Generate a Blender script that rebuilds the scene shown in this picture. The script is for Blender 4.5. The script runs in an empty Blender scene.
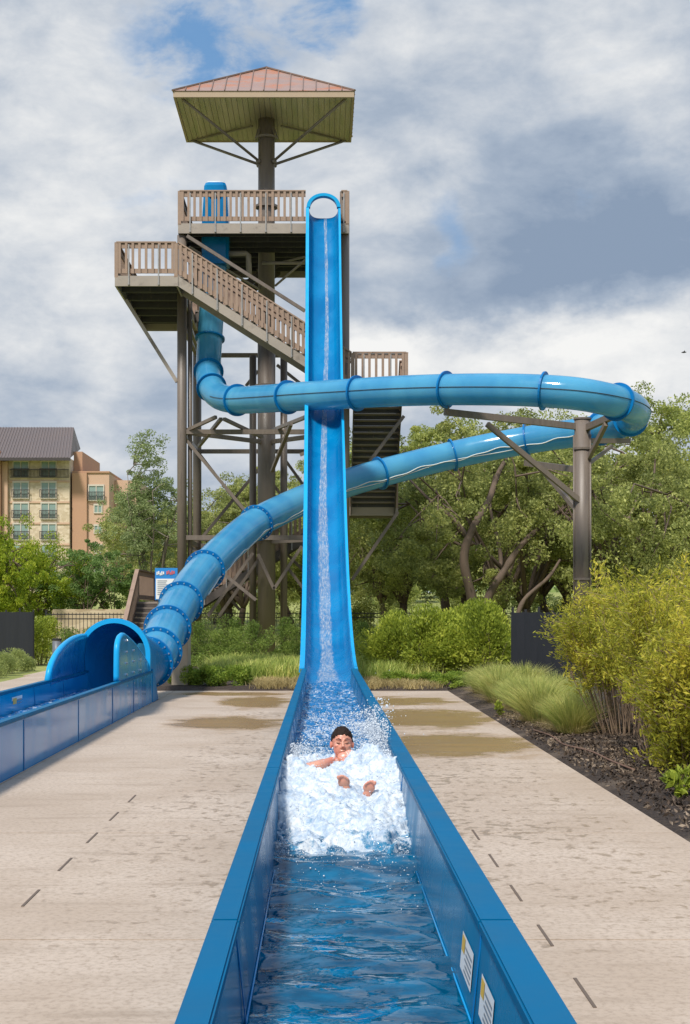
import bpy, bmesh, math, random
import numpy as np
from mathutils import Vector, noise as mnoise
random.seed(7)
rng = np.random.default_rng(7)
S = bpy.context.scene
COL = S.collection
PI = math.pi

# ------------------------------------------------------------------ camera
F = 1422.0            # focal length in pixels of a 690x1024 frame (50 mm on 36 mm)
H = 1.74              # eye height
VX, VY = 322.0, 612.0
cd = bpy.data.cameras.new('camera')
cam = bpy.data.objects.new('camera', cd)
COL.objects.link(cam)
cam.location = (0, 0, H)
cam.rotation_euler = (PI/2, 0, 0)
cd.sensor_fit = 'AUTO'
cd.sensor_width = 36
cd.lens = 36*F/1024
cd.shift_x = (345-VX)/1024
cd.shift_y = (VY-512)/1024
cd.clip_start = .05
cd.clip_end = 3000
S.camera = cam

def at(px, py, d):
    return Vector(((px-VX)*d/F, d, H+(VY-py)*d/F))

# ------------------------------------------------------------------ materials
def nn(nt, t, **kw):
    n = nt.nodes.new(t)
    for k, v in kw.items():
        setattr(n, k, v)
    return n

def setin(nt, sock, v):
    if hasattr(v, 'is_output'):
        nt.links.new(v, sock)
    else:
        sock.default_value = v

def math_(nt, op, a, b=0.0, c=None, clamp=False):
    n = nn(nt, 'ShaderNodeMath', operation=op, use_clamp=clamp)
    setin(nt, n.inputs[0], a); setin(nt, n.inputs[1], b)
    if c is not None: setin(nt, n.inputs[2], c)
    return n.outputs[0]

def mixc(nt, f, a, b, blend='MIX'):
    n = nn(nt, 'ShaderNodeMix', data_type='RGBA', blend_type=blend)
    setin(nt, n.inputs[0], f)
    setin(nt, n.inputs[6], a if hasattr(a, 'is_output') else (*a[:3], 1))
    setin(nt, n.inputs[7], b if hasattr(b, 'is_output') else (*b[:3], 1))
    return n.outputs[2]

def noise(nt, vec, scale, detail=4, rough=.55, dist=0):
    n = nn(nt, 'ShaderNodeTexNoise')
    setin(nt, n.inputs['Vector'], vec)
    n.inputs['Scale'].default_value = scale
    n.inputs['Detail'].default_value = detail
    n.inputs['Roughness'].default_value = rough
    n.inputs['Distortion'].default_value = dist
    return n.outputs['Fac']

def mapr(nt, v, a, b, c=0., d=1., smooth=True):
    n = nn(nt, 'ShaderNodeMapRange', interpolation_type='SMOOTHSTEP' if smooth else 'LINEAR')
    setin(nt, n.inputs[0], v)
    for i, x in enumerate((a, b, c, d)): setin(nt, n.inputs[1+i], x)
    return n.outputs[0]

def scalev(nt, vec, s):
    n = nn(nt, 'ShaderNodeVectorMath', operation='MULTIPLY')
    setin(nt, n.inputs[0], vec); n.inputs[1].default_value = s
    return n.outputs[0]

def new_mat(name):
    m = bpy.data.materials.new(name); m.use_nodes = True
    nt = m.node_tree
    b = nt.nodes['Principled BSDF']
    return m, nt, b

def mat(name, col, rough=.5, var=.15, scale=4., stretch=(1, 1, 1), bump=0., bscale=40., metal=0., coat=0., spec=.5, col2=None, c2=(.55, .7)):
    m, nt, b = new_mat(name)
    co = nn(nt, 'ShaderNodeTexCoord').outputs['Object']
    v = scalev(nt, co, stretch)
    n = noise(nt, v, scale)
    c = mixc(nt, n, [x*(1-var) for x in col], [x*(1+var) for x in col])
    if col2 is not None:
        n2 = noise(nt, v, scale*.6, 6, .65)
        c = mixc(nt, mapr(nt, n2, c2[0], c2[1]), c, col2)
    nt.links.new(c, b.inputs['Base Color'])
    r = mapr(nt, n, .3, .7, max(rough-.08, .02), min(rough+.08, 1), False)
    nt.links.new(r, b.inputs['Roughness'])
    b.inputs['Metallic'].default_value = metal
    b.inputs['Coat Weight'].default_value = coat
    b.inputs['Coat Roughness'].default_value = .08
    b.inputs['Specular IOR Level'].default_value = spec
    if bump:
        bn = nn(nt, 'ShaderNodeBump')
        bn.inputs['Strength'].default_value = bump
        bn.inputs['Distance'].default_value = .02
        nt.links.new(noise(nt, v, bscale, 5), bn.inputs['Height'])
        nt.links.new(bn.outputs[0], b.inputs['Normal'])
    return m

def leaf_mat(name, dark, mid, light, trans=.48, rough=.55):
    m, nt, b = new_mat(name)
    g = nn(nt, 'ShaderNodeNewGeometry')
    rnd = g.outputs['Random Per Island']
    co = nn(nt, 'ShaderNodeTexCoord').outputs['Object']
    cl = noise(nt, co, 1.1, 3)
    f = math_(nt, 'ADD', math_(nt, 'MULTIPLY', rnd, .55), math_(nt, 'MULTIPLY', mapr(nt, cl, .3, .7), .45))
    r = nn(nt, 'ShaderNodeValToRGB')
    r.color_ramp.elements[0].color = (*dark, 1); r.color_ramp.elements[0].position = .1
    r.color_ramp.elements[1].color = (*light, 1); r.color_ramp.elements[1].position = .92
    e = r.color_ramp.elements.new(.5); e.color = (*mid, 1)
    nt.links.new(f, r.inputs[0])
    nt.links.new(r.outputs[0], b.inputs['Base Color'])
    b.inputs['Roughness'].default_value = rough
    b.inputs['Specular IOR Level'].default_value = .3
    t = nn(nt, 'ShaderNodeBsdfTranslucent')
    nt.links.new(mixc(nt, .3, r.outputs[0], light), t.inputs[0])
    mx = nn(nt, 'ShaderNodeMixShader'); mx.inputs[0].default_value = trans
    nt.links.new(b.outputs[0], mx.inputs[1]); nt.links.new(t.outputs[0], mx.inputs[2])
    nt.links.new(mx.outputs[0], nt.nodes['Material Output'].inputs[0])
    return m

MT = {}
MT['steel'] = mat('taupe_painted_steel', (.165, .132, .108), .42, .28, 1.5, (6, 6, .7), .15, 30, col2=(.12, .095, .08))
MT['steel_light'] = mat('light_taupe_steel', (.33, .28, .235), .5, .15, 2, (1, 1, 1), .1, 30, col2=(.2, .165, .14))
MT['plank'] = mat('brown_railing_boards', (.30, .205, .15), .65, .25, 3, (1, 1, 1), .2, 40, col2=(.2, .13, .095))
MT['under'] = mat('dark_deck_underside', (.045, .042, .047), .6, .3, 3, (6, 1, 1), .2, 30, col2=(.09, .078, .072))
MT['bracket'] = mat('galvanised_bracket', (.36, .34, .32), .4, .1, 8, metal=.6)
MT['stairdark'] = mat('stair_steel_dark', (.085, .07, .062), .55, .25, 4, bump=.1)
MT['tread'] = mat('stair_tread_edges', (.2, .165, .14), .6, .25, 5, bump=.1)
MT['roofmetal'] = mat('rusty_standing_seam', (.30, .20, .165), .45, .2, 1.2, (1, 3, 1), .1, 20, col2=(.40, .15, .07), c2=(.48, .66))
MT['fasciaboard'] = mat('tan_fascia', (.40, .30, .21), .6, .1, 3)
MT['chuterim'] = mat('bright_blue_rim', (.008, .34, .68), .34, .1, 2.5, spec=.25)
MT['seam'] = mat('black_seam_sealant', (.03, .04, .05), .5)
MT['bolt'] = mat('stainless_bolts', (.6, .62, .62), .3, .1, metal=.7)
MT['cable'] = mat('white_cable', (.62, .64, .6), .5, .15)
MT['cap'] = mat('blue_gelcoat_rim', (.001, .112, .245), .4, .16, 2.5, spec=.05)
MT['concretepost'] = mat('pale_concrete', (.43, .36, .27), .8, .15, 3, bump=.3, bscale=20)
MT['black'] = mat('black_painted_metal', (.018, .018, .02), .5, .2)
MT['screen'] = mat('black_mesh_screen', (.012, .014, .019), .8, .35, 3, (3, 3, .5), .2, 60)
MT['bark'] = mat('oak_bark', (.13, .092, .068), .9, .4, 3, (3, 3, .8), .6, 18)
MT['palebark'] = mat('pale_bark', (.2, .165, .13), .9, .3, 3, (3, 3, .8), .5, 18)
MT['stem'] = mat('dry_tan_stems', (.24, .165, .11), .85, .35, 3)
MT['white'] = mat('white_sign_face', (.75, .76, .76), .4, .04)
MT['signblue'] = mat('blue_sign_header', (.02, .22, .58), .4, .1)
MT['signtext'] = mat('grey_sign_lettering', (.22, .25, .29), .5, .1)
MT['signred'] = mat('red_sign_lettering', (.55, .12, .14), .5, .1)
MT['yellow'] = mat('yellow_warning_patch', (.72, .45, .03), .4, .05)
MT['foamwhite'] = None

def gel(name, col, deep, rough=.16, spec=.22, coat=.0, trans=0.):
    """glossy moulded fibreglass with faint vertical runs and cloudy tone"""
    m, nt, b = new_mat(name)
    co = nn(nt, 'ShaderNodeTexCoord').outputs['Object']
    n = noise(nt, scalev(nt, co, (1, 1, .6)), .9, 2, .5)
    n2 = noise(nt, scalev(nt, co, (1.5, 1.5, .7)), 1.4, 3)
    f = math_(nt, 'ADD', math_(nt, 'MULTIPLY', n, .7), math_(nt, 'MULTIPLY', n2, .3))
    nt.links.new(mixc(nt, mapr(nt, f, .35, .65), deep, col), b.inputs['Base Color'])
    nt.links.new(mapr(nt, n2, .3, .7, rough*.6, rough*1.6), b.inputs['Roughness'])
    b.inputs['Coat Weight'].default_value = coat; b.inputs['Specular IOR Level'].default_value = spec
    b.inputs['Coat Roughness'].default_value = .1
    bn = nn(nt, 'ShaderNodeBump'); bn.inputs['Strength'].default_value = .05; bn.inputs['Distance'].default_value = .03
    nt.links.new(n, bn.inputs['Height']); nt.links.new(bn.outputs[0], b.inputs['Normal'])
    if trans:      # light passes through the thin moulding
        t = nn(nt, 'ShaderNodeBsdfTranslucent'); t.inputs[0].default_value = (col[0]*1.3, min(col[1]*1.5, 1), min(col[2]*1.4, 1), 1)
        mx = nn(nt, 'ShaderNodeMixShader'); mx.inputs[0].default_value = trans
        nt.links.new(b.outputs[0], mx.inputs[1]); nt.links.new(t.outputs[0], mx.inputs[2]); nt.links.new(mx.outputs[0], nt.nodes['Material Output'].inputs[0])
    return m
MT['gel'] = gel('blue_fibreglass', (.001, .195, .44), (.001, .135, .345), .24)
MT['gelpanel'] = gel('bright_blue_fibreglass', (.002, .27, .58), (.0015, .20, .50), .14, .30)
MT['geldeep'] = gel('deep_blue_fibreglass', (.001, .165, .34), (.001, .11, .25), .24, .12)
MT['tube'] = gel('translucent_blue_tube', (.10, .40, .62), (.055, .29, .53), .12, .6, .0, .25)
MT['flange'] = gel('blue_flange', (.003, .18, .46), (.002, .13, .37), .3)

# ------------------------------------------------------------------ object helpers
def wloc(o):
    v = Vector((0, 0, 0))
    while o is not None:
        v += o.location; o = o.parent
    return v

def tag(o, label=None, cat=None, group=None, kind=None):
    if label: o['label'] = label
    if cat: o['category'] = cat
    if group: o['group'] = group
    if kind: o['kind'] = kind
    return o

def thing(name, label, cat, loc=(0, 0, 0), group=None):
    o = bpy.data.objects.new(name, None); COL.objects.link(o)
    o.location = loc; o.empty_display_size = .2
    return tag(o, label, cat, group)

def rawmesh(name, verts, faces, m, parent=None, smooth=False, loc=None):
    base = wloc(parent) if parent else Vector(loc or (0, 0, 0))
    me = bpy.data.meshes.new(name)
    me.from_pydata([(v[0]-base.x, v[1]-base.y, v[2]-base.z) for v in verts], [], faces)
    me.materials.append(m)
    if smooth: me.polygons.foreach_set('use_smooth', [True]*len(me.polygons))
    me.update()
    o = bpy.data.objects.new(name, me); COL.objects.link(o)
    if parent: o.parent = parent
    else: o.location = base
    return o

class MB:
    def __init__(s): s.v = []; s.f = []
    def add(s, vs, fs):
        k = len(s.v); s.v += [tuple(v) for v in vs]; s.f += [tuple(i+k for i in f) for f in fs]
        return s
    def box(s, x0, x1, y0, y1, z0, z1):
        return s.add([(x, y, z) for z in (z0, z1) for y in (y0, y1) for x in (x0, x1)],
                     [(0, 2, 3, 1), (4, 5, 7, 6), (0, 1, 5, 4), (2, 6, 7, 3), (0, 4, 6, 2), (1, 3, 7, 5)])
    def bar(s, p, q, w, h, up=(0, 0, 1)):
        p, q = Vector(p), Vector(q); t = (q-p).normalized(); u = Vector(up)
        if abs(t.dot(u)) > .98: u = Vector((0, 1, 0))
        a = t.cross(u).normalized(); b = a.cross(t)
        vs = [c+a*i*w/2+b*j*h/2 for c in (p, q) for i, j in ((-1, -1), (1, -1), (1, 1), (-1, 1))]
        return s.add(vs, [(3, 2, 1, 0), (4, 5, 6, 7)]+[(i, (i+1) % 4, 4+(i+1) % 4, 4+i) for i in range(4)])
    def tube(s, pts, r, n=10, caps=True):
        pts = [Vector(p) for p in pts]
        fr = frames(pts); k = len(s.v)
        for i, (p, (t, a, b)) in enumerate(zip(pts, fr)):
            rr = r[i] if hasattr(r, '__len__') else r
            for j in range(n):
                an = 2*PI*j/n
                s.v.append(tuple(p+(a*math.cos(an)+b*math.sin(an))*rr))
        for i in range(len(pts)-1):
            for j in range(n):
                s.f.append((k+i*n+j, k+i*n+(j+1) % n, k+(i+1)*n+(j+1) % n, k+(i+1)*n+j))
        if caps:
            s.f.append(tuple(k+j for j in reversed(range(n))))
            s.f.append(tuple(k+(len(pts)-1)*n+j for j in range(n)))
        return s
    def prism(s, poly, off):
        """poly: list of 3D points, extruded by off"""
        n = len(poly); off = Vector(off)
        vs = [Vector(p) for p in poly]+[Vector(p)+off for p in poly]
        return s.add(vs, [tuple(range(n)), tuple(reversed(range(n, 2*n)))]+[(i, n+i, n+(i+1) % n, (i+1) % n) for i in range(n)])
    def build(s, name, m, parent=None, smooth=False, bevel=0, fix=True):
        o = rawmesh(name, s.v, s.f, m, parent, smooth)
        if fix or bevel:
            bm = bmesh.new(); bm.from_mesh(o.data)
            bmesh.ops.recalc_face_normals(bm, faces=bm.faces)
            if bevel:
                es = [e for e in bm.edges if len(e.link_faces) == 2 and e.calc_face_angle(0) > .5]
                bmesh.ops.bevel(bm, geom=es, offset=bevel, segments=2, affect='EDGES', clamp_overlap=True)
            bm.to_mesh(o.data); bm.free()
        return o

def frames(pts, up=Vector((0, 0, 1))):
    out = []; prev = None
    for i, p in enumerate(pts):
        t = (pts[min(i+1, len(pts)-1)]-pts[max(i-1, 0)]).normalized()
        if prev is None:
            u = up if abs(t.dot(up)) < .95 else Vector((0, 1, 0))
            a = t.cross(u).normalized()
        else:
            a = (prev-t*prev.dot(t)).normalized()
        b = a.cross(t); prev = a
        out.append((t, a, b))
    return out

def catmull(P, n=8):
    P = [Vector(p) for p in P]; out = []
    Q = [P[0]*2-P[1]]+P+[P[-1]*2-P[-2]]
    for i in range(1, len(Q)-2):
        a, b, c, d = Q[i-1:i+3]
        for k in range(n):
            t = k/n
            out.append(.5*((2*b)+(c-a)*t+(2*a-5*b+4*c-d)*t*t+(3*b-a-3*c+d)*t**3))
    out.append(P[-1])
    return out

def resample(pts, step):
    L = [0]
    for a, b in zip(pts, pts[1:]): L.append(L[-1]+(b-a).length)
    n = max(2, int(L[-1]/step)); out = []; j = 0
    for k in range(n+1):
        s = L[-1]*k/n
        while j < len(L)-2 and L[j+1] < s: j += 1
        t = (s-L[j])/max(L[j+1]-L[j], 1e-9)
        out.append(pts[j].lerp(pts[j+1], min(t, 1)))
    return out

# ------------------------------------------------------------------ ground
def sstep(a, b, x):
    if a > b: return 1-sstep(b, a, x)
    t = min(max((x-a)/(b-a), 0), 1); return t*t*(3-2*t)
def terrain_z(x, y):
    z = -.03
    z += 3.4*sstep(60, 135, y)+ 3.0*sstep(150, 500, y)
    z += .22*sstep(49, 62, y)
    z += .6*mnoise.noise((x*.03, y*.03, 3))*sstep(50, 90, y)
    return z
xs = sorted(set([-900, -500, -300, -200, -140, -100]+[round(-80+i*4, 2) for i in range(41)]+[100, 140, 200, 300, 500, 900]))
ys = sorted(set([-200, -100, -50, -20]+[round(-10+i*3, 2) for i in range(60)]+[190, 220, 260, 320, 400, 500, 700, 1000, 1500]))
gv = [(x, y, terrain_z(x, y)) for y in ys for x in xs]
nx = len(xs)
gf = [(j*nx+i, j*nx+i+1, (j+1)*nx+i+1, (j+1)*nx+i) for j in range(len(ys)-1) for i in range(nx-1)]
m, nt, b = new_mat('lawn_ground')
co = nn(nt, 'ShaderNodeTexCoord').outputs['Object']
c = mixc(nt, mapr(nt, noise(nt, co, .12, 5), .35, .65), (.24, .26, .06), (.36, .36, .10))
c = mixc(nt, mapr(nt, noise(nt, co, 6, 5), .4, .7), c, (.17, .19, .05))
nt.links.new(c, b.inputs['Base Color']); b.inputs['Roughness'].default_value = .9
tag(rawmesh('ground', gv, gf, m, smooth=True), kind='structure')

# concrete deck with wet patches
m, nt, b = new_mat('pool_deck_concrete')
co = nn(nt, 'ShaderNodeTexCoord').outputs['Object']
sp = nn(nt, 'ShaderNodeSeparateXYZ'); nt.links.new(co, sp.inputs[0])
X, Y = sp.outputs[0], sp.outputs[1]
big = noise(nt, co, .55, 6, .6)
streak = noise(nt, scalev(nt, co, (.5, 3.2, 1)), 1.6, 6, .62)
fine = noise(nt, co, 26, 5, .7)
c = mixc(nt, mapr(nt, big, .35, .65), (.43, .332, .25), (.52, .418, .33))
c = mixc(nt, mapr(nt, fine, .42, .72), c, (.33, .25, .185))
c = mixc(nt, math_(nt, 'MULTIPLY', mapr(nt, streak, .5, .75), .5), c, (.27, .20, .14))
# droplets splashed out of the trough: fine dark flecks and smears
near = math_(nt, 'SUBTRACT', 1.0, mapr(nt, math_(nt, 'ABSOLUTE', math_(nt, 'SUBTRACT', X, .15)), .8, 3.4))
rng_y = math_(nt, 'MULTIPLY', mapr(nt, Y, 5.5, 10.), math_(nt, 'SUBTRACT', 1., mapr(nt, Y, 24, 31, 0, .7)))
den = math_(nt, 'MULTIPLY', math_(nt, 'MULTIPLY', math_(nt, 'MULTIPLY', mapr(nt, near, 0, 1, .35, 1), mapr(nt, X, -3, -.3, .35, 1)), rng_y), mapr(nt, noise(nt, scalev(nt, co, (1, .7, 1)), 1.1, 4), .3, .62, .35, 1))
fleck = noise(nt, scalev(nt, co, (1, .8, 1)), 9, 6, .66)
drop = mapr(nt, math_(nt, 'ADD', fleck, math_(nt, 'MULTIPLY', den, .15)), .63, .71)
drop = math_(nt, 'MULTIPLY', drop, mapr(nt, den, .02, .3))
c = mixc(nt, math_(nt, 'MULTIPLY', drop, .6), c, (.235, .155, .088))
# puddles
def band(xc, xw, yc, yw):
    dx = math_(nt, 'DIVIDE', math_(nt, 'SUBTRACT', X, xc), xw)
    dy = math_(nt, 'DIVIDE', math_(nt, 'SUBTRACT', Y, yc), yw)
    r = math_(nt, 'SQRT', math_(nt, 'ADD', math_(nt, 'MULTIPLY', dx, dx), math_(nt, 'MULTIPLY', dy, dy)))
    r = math_(nt, 'ADD', r, math_(nt, 'MULTIPLY', math_(nt, 'SUBTRACT', noise(nt, scalev(nt, co, (1, .9, 1)), 1.3, 5, .65), .5), 1.5))
    return math_(nt, 'SUBTRACT', 1., mapr(nt, r, .6, 1.15))
wet = None
for a in ((1.75, 1.3, 23.4, 2.3), (1.7, 1.4, 18.7, 1.9), (1.6, 1.1, 27.8, 1.5), (-1.5, 1.0, 22.3, 1.6), (-1.3, .8, 27.5, 1.9), (-1.9, 1.3, 30.2, .8)):
    w = band(*a); wet = w if wet is None else math_(nt, 'MAXIMUM', wet, w)
wc = mixc(nt, mapr(nt, streak, .35, .65), (.20, .098, .012), (.33, .185, .05))
c = mixc(nt, math_(nt, 'MULTIPLY', wet, math_(nt, 'ADD', .5, math_(nt, 'MULTIPLY', streak, .6))), c, wc)
nt.links.new(c, b.inputs['Base Color'])
wl = math_(nt, 'MAXIMUM', wet, math_(nt, 'MULTIPLY', drop, .7))
nt.links.new(mapr(nt, wl, .2, .9, .72, .25), b.inputs['Roughness'])
bn = nn(nt, 'ShaderNodeBump'); bn.inputs['Strength'].default_value = .25; bn.inputs['Distance'].default_value = .004
nt.links.new(math_(nt, 'MULTIPLY', fine, math_(nt, 'SUBTRACT', 1., wet)), bn.inputs['Height'])
nt.links.new(bn.outputs[0], b.inputs['Normal'])
MT['deck'] = m

DX1 = 2.79
DECK_END = 31.4
joints_y = [-2.6, .9, 4.3, 7.55, 11.2, 14.9, 18.6, 22.3, 26, 29.7, DECK_END]
mb = MB()
g = .006
def slab(x0, x1, y0, y1):
    mb.box(x0+g, x1-g, y0+g, y1-g, -.12, 0)
rows = list(zip([-6.5]+joints_y[:-1], joints_y))
for y0, y1 in rows:
    slab(.15, DX1, y0, y1)
    slab(-3.25, .15, y0, y1)
    slab(-8.0, -3.25, y0, y1)
slab(-8.0, -5.2, DECK_END, 35); slab(-8.0, -5.4, 35, 39); slab(-8.2, -5.9, 39, 46)
deck = mb.build('pool_deck', MT['deck'], bevel=.004)
tag(deck, kind='structure')
jm = mat('joint_filler', (.22, .17, .13), .9)
tag(MB().box(-8, DX1-.02, -6.5, DECK_END, -.13, -.012).build('deck_joint_filler', jm, deck))
slotm = mat('dark_slot', (.13, .095, .07), .8)
for k in range(20):
    for x, y0, n in ((1.2, 6.25, 5), (-1.77, 8.4, 5)):
        if k < n:
            MB().box(x-.008, x+.008, y0+k*1.15, y0+k*1.15+.5, .0, .004).build('drain_slot', slotm, deck, fix=True)

# mulch bed
m, nt, b = new_mat('mulch')
co = nn(nt, 'ShaderNodeTexCoord').outputs['Object']
c = mixc(nt, mapr(nt, noise(nt, co, 30, 6, .7), .3, .7), (.018, .012, .01), (.10, .066, .046))
c = mixc(nt, mapr(nt, noise(nt, co, 1.2, 4), .52, .7), c, (.17, .125, .09))
nt.links.new(c, b.inputs['Base Color']); b.inputs['Roughness'].default_value = .95
bn = nn(nt, 'ShaderNodeBump'); bn.inputs['Strength'].default_value = 1; bn.inputs['Distance'].default_value = .05
nt.links.new(noise(nt, co, 40, 6, .75), bn.inputs['Height']); nt.links.new(bn.outputs[0], b.inputs['Normal'])
MT['mulch'] = m
def bedsheet(name, x0, x1, y0, y1, step, zf, m):
    nx_ = int((x1-x0)/step)+1; ny_ = int((y1-y0)/step)+1
    vs = []
    for j in range(ny_):
        for i in range(nx_):
            x = x0+(x1-x0)*i/(nx_-1); y = y0+(y1-y0)*j/(ny_-1); vs.append((x, y, zf(x, y)))
    fs = [(j*nx_+i, j*nx_+i+1, (j+1)*nx_+i+1, (j+1)*nx_+i) for j in range(ny_-1) for i in range(nx_-1)]
    return tag(rawmesh(name, vs, fs, m, smooth=True), kind='structure')
def bedz(x, y):
    e = min(max((x-DX1)/.4, 0), 1)
    return -.018+e*.06+.035*mnoise.noise((x*2.2, y*2.2, 0))*e+.018*mnoise.noise((x*9, y*9, 0))
bedsheet('mulch_bed', DX1+.002, 9.5, 3, 41, .12, bedz, MT['mulch'])
def bedz2(x, y):
    e = min(max((y-DECK_END)/.5, 0), 1)
    return -.018+e*.09+.03*mnoise.noise((x*2, y*2, 5))*e
bedsheet('planting_bed', -5.15, DX1, DECK_END+.002, 48, .2, bedz2, MT['mulch'])

# ------------------------------------------------------------------ sky and light
w = bpy.data.worlds.new('World'); S.world = w; w.use_nodes = True
nt = w.node_tree
bg = nt.nodes['Background']
SUN_EL, SUN_AZ = math.radians(52), math.radians(205)   # azimuth clockwise from +Y
sky = nn(nt, 'ShaderNodeTexSky', sky_type='NISHITA')
sky.sun_disc = False; sky.sun_elevation = SUN_EL; sky.sun_rotation = SUN_AZ
D = nn(nt, 'ShaderNodeTexCoord').outputs['Generated']
def dirv(px, py):
    return Vector(((px-VX)/F, 1, (VY-py)/F)).normalized()
warp = nn(nt, 'ShaderNodeTexNoise'); warp.inputs['Scale'].default_value = 9; warp.inputs['Detail'].default_value = 6
warp.inputs['Roughness'].default_value = .6
nt.links.new(scalev(nt, D, (1, 1, 1.5)), warp.inputs['Vector'])
wv = nn(nt, 'ShaderNodeVectorMath', operation='MULTIPLY_ADD')
nt.links.new(warp.outputs['Color'], wv.inputs[0]); wv.inputs[1].default_value = (.11, .11, .11)
off = nn(nt, 'ShaderNodeVectorMath', operation='ADD'); nt.links.new(D, off.inputs[0]); off.inputs[1].default_value = (-.055, -.055, -.055)
nt.links.new(off.outputs[0], wv.inputs[2]); DW = wv.outputs[0]
def blob(px, py, rpx, sx=1., sz=1.):
    c = dirv(px, py)
    s = nn(nt, 'ShaderNodeVectorMath', operation='SUBTRACT'); nt.links.new(DW, s.inputs[0]); s.inputs[1].default_value = c
    l = nn(nt, 'ShaderNodeVectorMath', operation='LENGTH'); nt.links.new(scalev(nt, s.outputs[0], (1/sx, 1, 1/sz)), l.inputs[0])
    return math_(nt, 'SUBTRACT', 1., mapr(nt, l.outputs['Value'], 0, rpx/F))
n1 = noise(nt, scalev(nt, D, (1, 1, 2.2)), 7, 8, .58, .3)
n2 = noise(nt, scalev(nt, D, (1, 1, 1.7)), 16, 8, .6, .2)
tone = math_(nt, 'ADD', math_(nt, 'MULTIPLY', n1, .55), math_(nt, 'MULTIPLY', n2, .45))
tone = mapr(nt, tone, .30, .70, .05, .88, False)
for bx, by, br, sx, sz, wgt in ((70, 310, 150, 1, .8, .36), (60, 150, 200, 1, 1, .18), (560, 365, 230, 1.6, .34, .55), (380, 365, 120, 1.3, .5, .25), (420, 205, 110, 1.4, .8, .18),
                                (570, 255, 210, 1.5, .65, -.60), (70, 400, 140, 1.6, .5, .10), (510, 70, 200, 1.4, .6, .02), (480, 130, 160, 1.3, .5, -.10), (660, 60, 110, 1, 1, .12)):
    tone = math_(nt, 'ADD', tone, math_(nt, 'MULTIPLY', blob(bx, by, br, sx, sz), wgt))
rp = nn(nt, 'ShaderNodeValToRGB'); cr = rp.color_ramp
cr.elements[0].position = 0.; cr.elements[0].color = (2.3, 3.0, 4.1, 1)
cr.elements[1].position = 1.; cr.elements[1].color = (8.1, 8.1, 8.0, 1)
for p_, c_ in ((.3, (3.5, 4.15, 5.1, 1)), (.55, (5.2, 5.6, 6.15, 1)), (.78, (6.9, 7.05, 7.2, 1))):
    e = cr.elements.new(p_); e.color = c_
nt.links.new(math_(nt, 'MULTIPLY', tone, 1., clamp=True), rp.inputs[0])
gap = math_(nt, 'MAXIMUM', blob(205, 35, 95, 1.4, .7), math_(nt, 'MULTIPLY', blob(300, 15, 60, 1.2, .8), 1.))
gap = math_(nt, 'MAXIMUM', gap, math_(nt, 'MULTIPLY', blob(447, 225, 60, .7, 1.), .45))
gap = math_(nt, 'MULTIPLY', mapr(nt, gap, .1, .75), mapr(nt, n2, .36, .60))
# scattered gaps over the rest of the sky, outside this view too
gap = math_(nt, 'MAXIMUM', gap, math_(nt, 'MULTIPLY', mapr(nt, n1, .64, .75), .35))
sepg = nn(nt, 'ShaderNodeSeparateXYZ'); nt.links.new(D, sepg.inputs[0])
gap = math_(nt, 'MAXIMUM', gap, math_(nt, 'MULTIPLY', math_(nt, 'MULTIPLY', mapr(nt, n1, .44, .56), mapr(nt, sepg.outputs[2], .385, .45)), .85))   # blue gaps added above the view for bluer reflections and fill
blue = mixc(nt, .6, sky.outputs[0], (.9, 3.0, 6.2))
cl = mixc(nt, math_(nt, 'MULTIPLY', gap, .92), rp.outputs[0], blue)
sepd = nn(nt, 'ShaderNodeSeparateXYZ'); nt.links.new(D, sepd.inputs[0])
up = mapr(nt, sepd.outputs[2], .40, .95, 1., 1.5)       # unseen sky above the view, brightened to lift the fill light
gl = mapr(nt, sepd.outputs[2], -.06, 0.0, .35, 1.)
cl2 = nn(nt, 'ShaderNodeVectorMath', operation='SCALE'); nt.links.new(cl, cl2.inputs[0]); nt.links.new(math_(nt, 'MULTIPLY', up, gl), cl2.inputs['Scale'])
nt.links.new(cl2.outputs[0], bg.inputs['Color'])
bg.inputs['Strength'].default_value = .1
sl = bpy.data.lights.new('sun', 'SUN'); sl.energy = 3.8; sl.angle = math.radians(9); sl.color = (1, .95, .87)
so = bpy.data.objects.new('sun', sl); COL.objects.link(so)
sd = Vector((math.sin(SUN_AZ)*math.cos(SUN_EL), math.cos(SUN_AZ)*math.cos(SUN_EL), math.sin(SUN_EL)))
so.rotation_euler = sd.to_track_quat('Z', 'Y').to_euler(); so.location = (0, 0, 60)
vs = S.view_settings
vs.view_transform = 'Standard'; vs.look = 'None'; vs.gamma = 1; vs.use_curve_mapping = False
vs.exposure = .18

# ------------------------------------------------------------------ speed slide (drop chute and run-out trough)
ss = thing('speed_slide', 'tall straight blue drop slide running down from the tower into the central run-out trough', 'water slide', (.14, 28, 0))
RIM_W = 1.15
prof = [(48.2, 15.46), (46.75, 13.1), (45.3, 10.95), (44.0, 9.25), (42.3, 7.62), (40.6, 6.15), (39, 4.87), (37.7, 3.93), (36.4, 3.1), (35, 2.38), (33.7, 1.82), (32.5, 1.4), (31.3, 1.06), (30.2, .84), (29.2, .69), (28.2, .61)]
def rim_x(y): return .05+.09*(48.6-y)/20.4
rim = resample(catmull([Vector((rim_x(y), y, z)) for y, z in prof], 6), .25)
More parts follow.
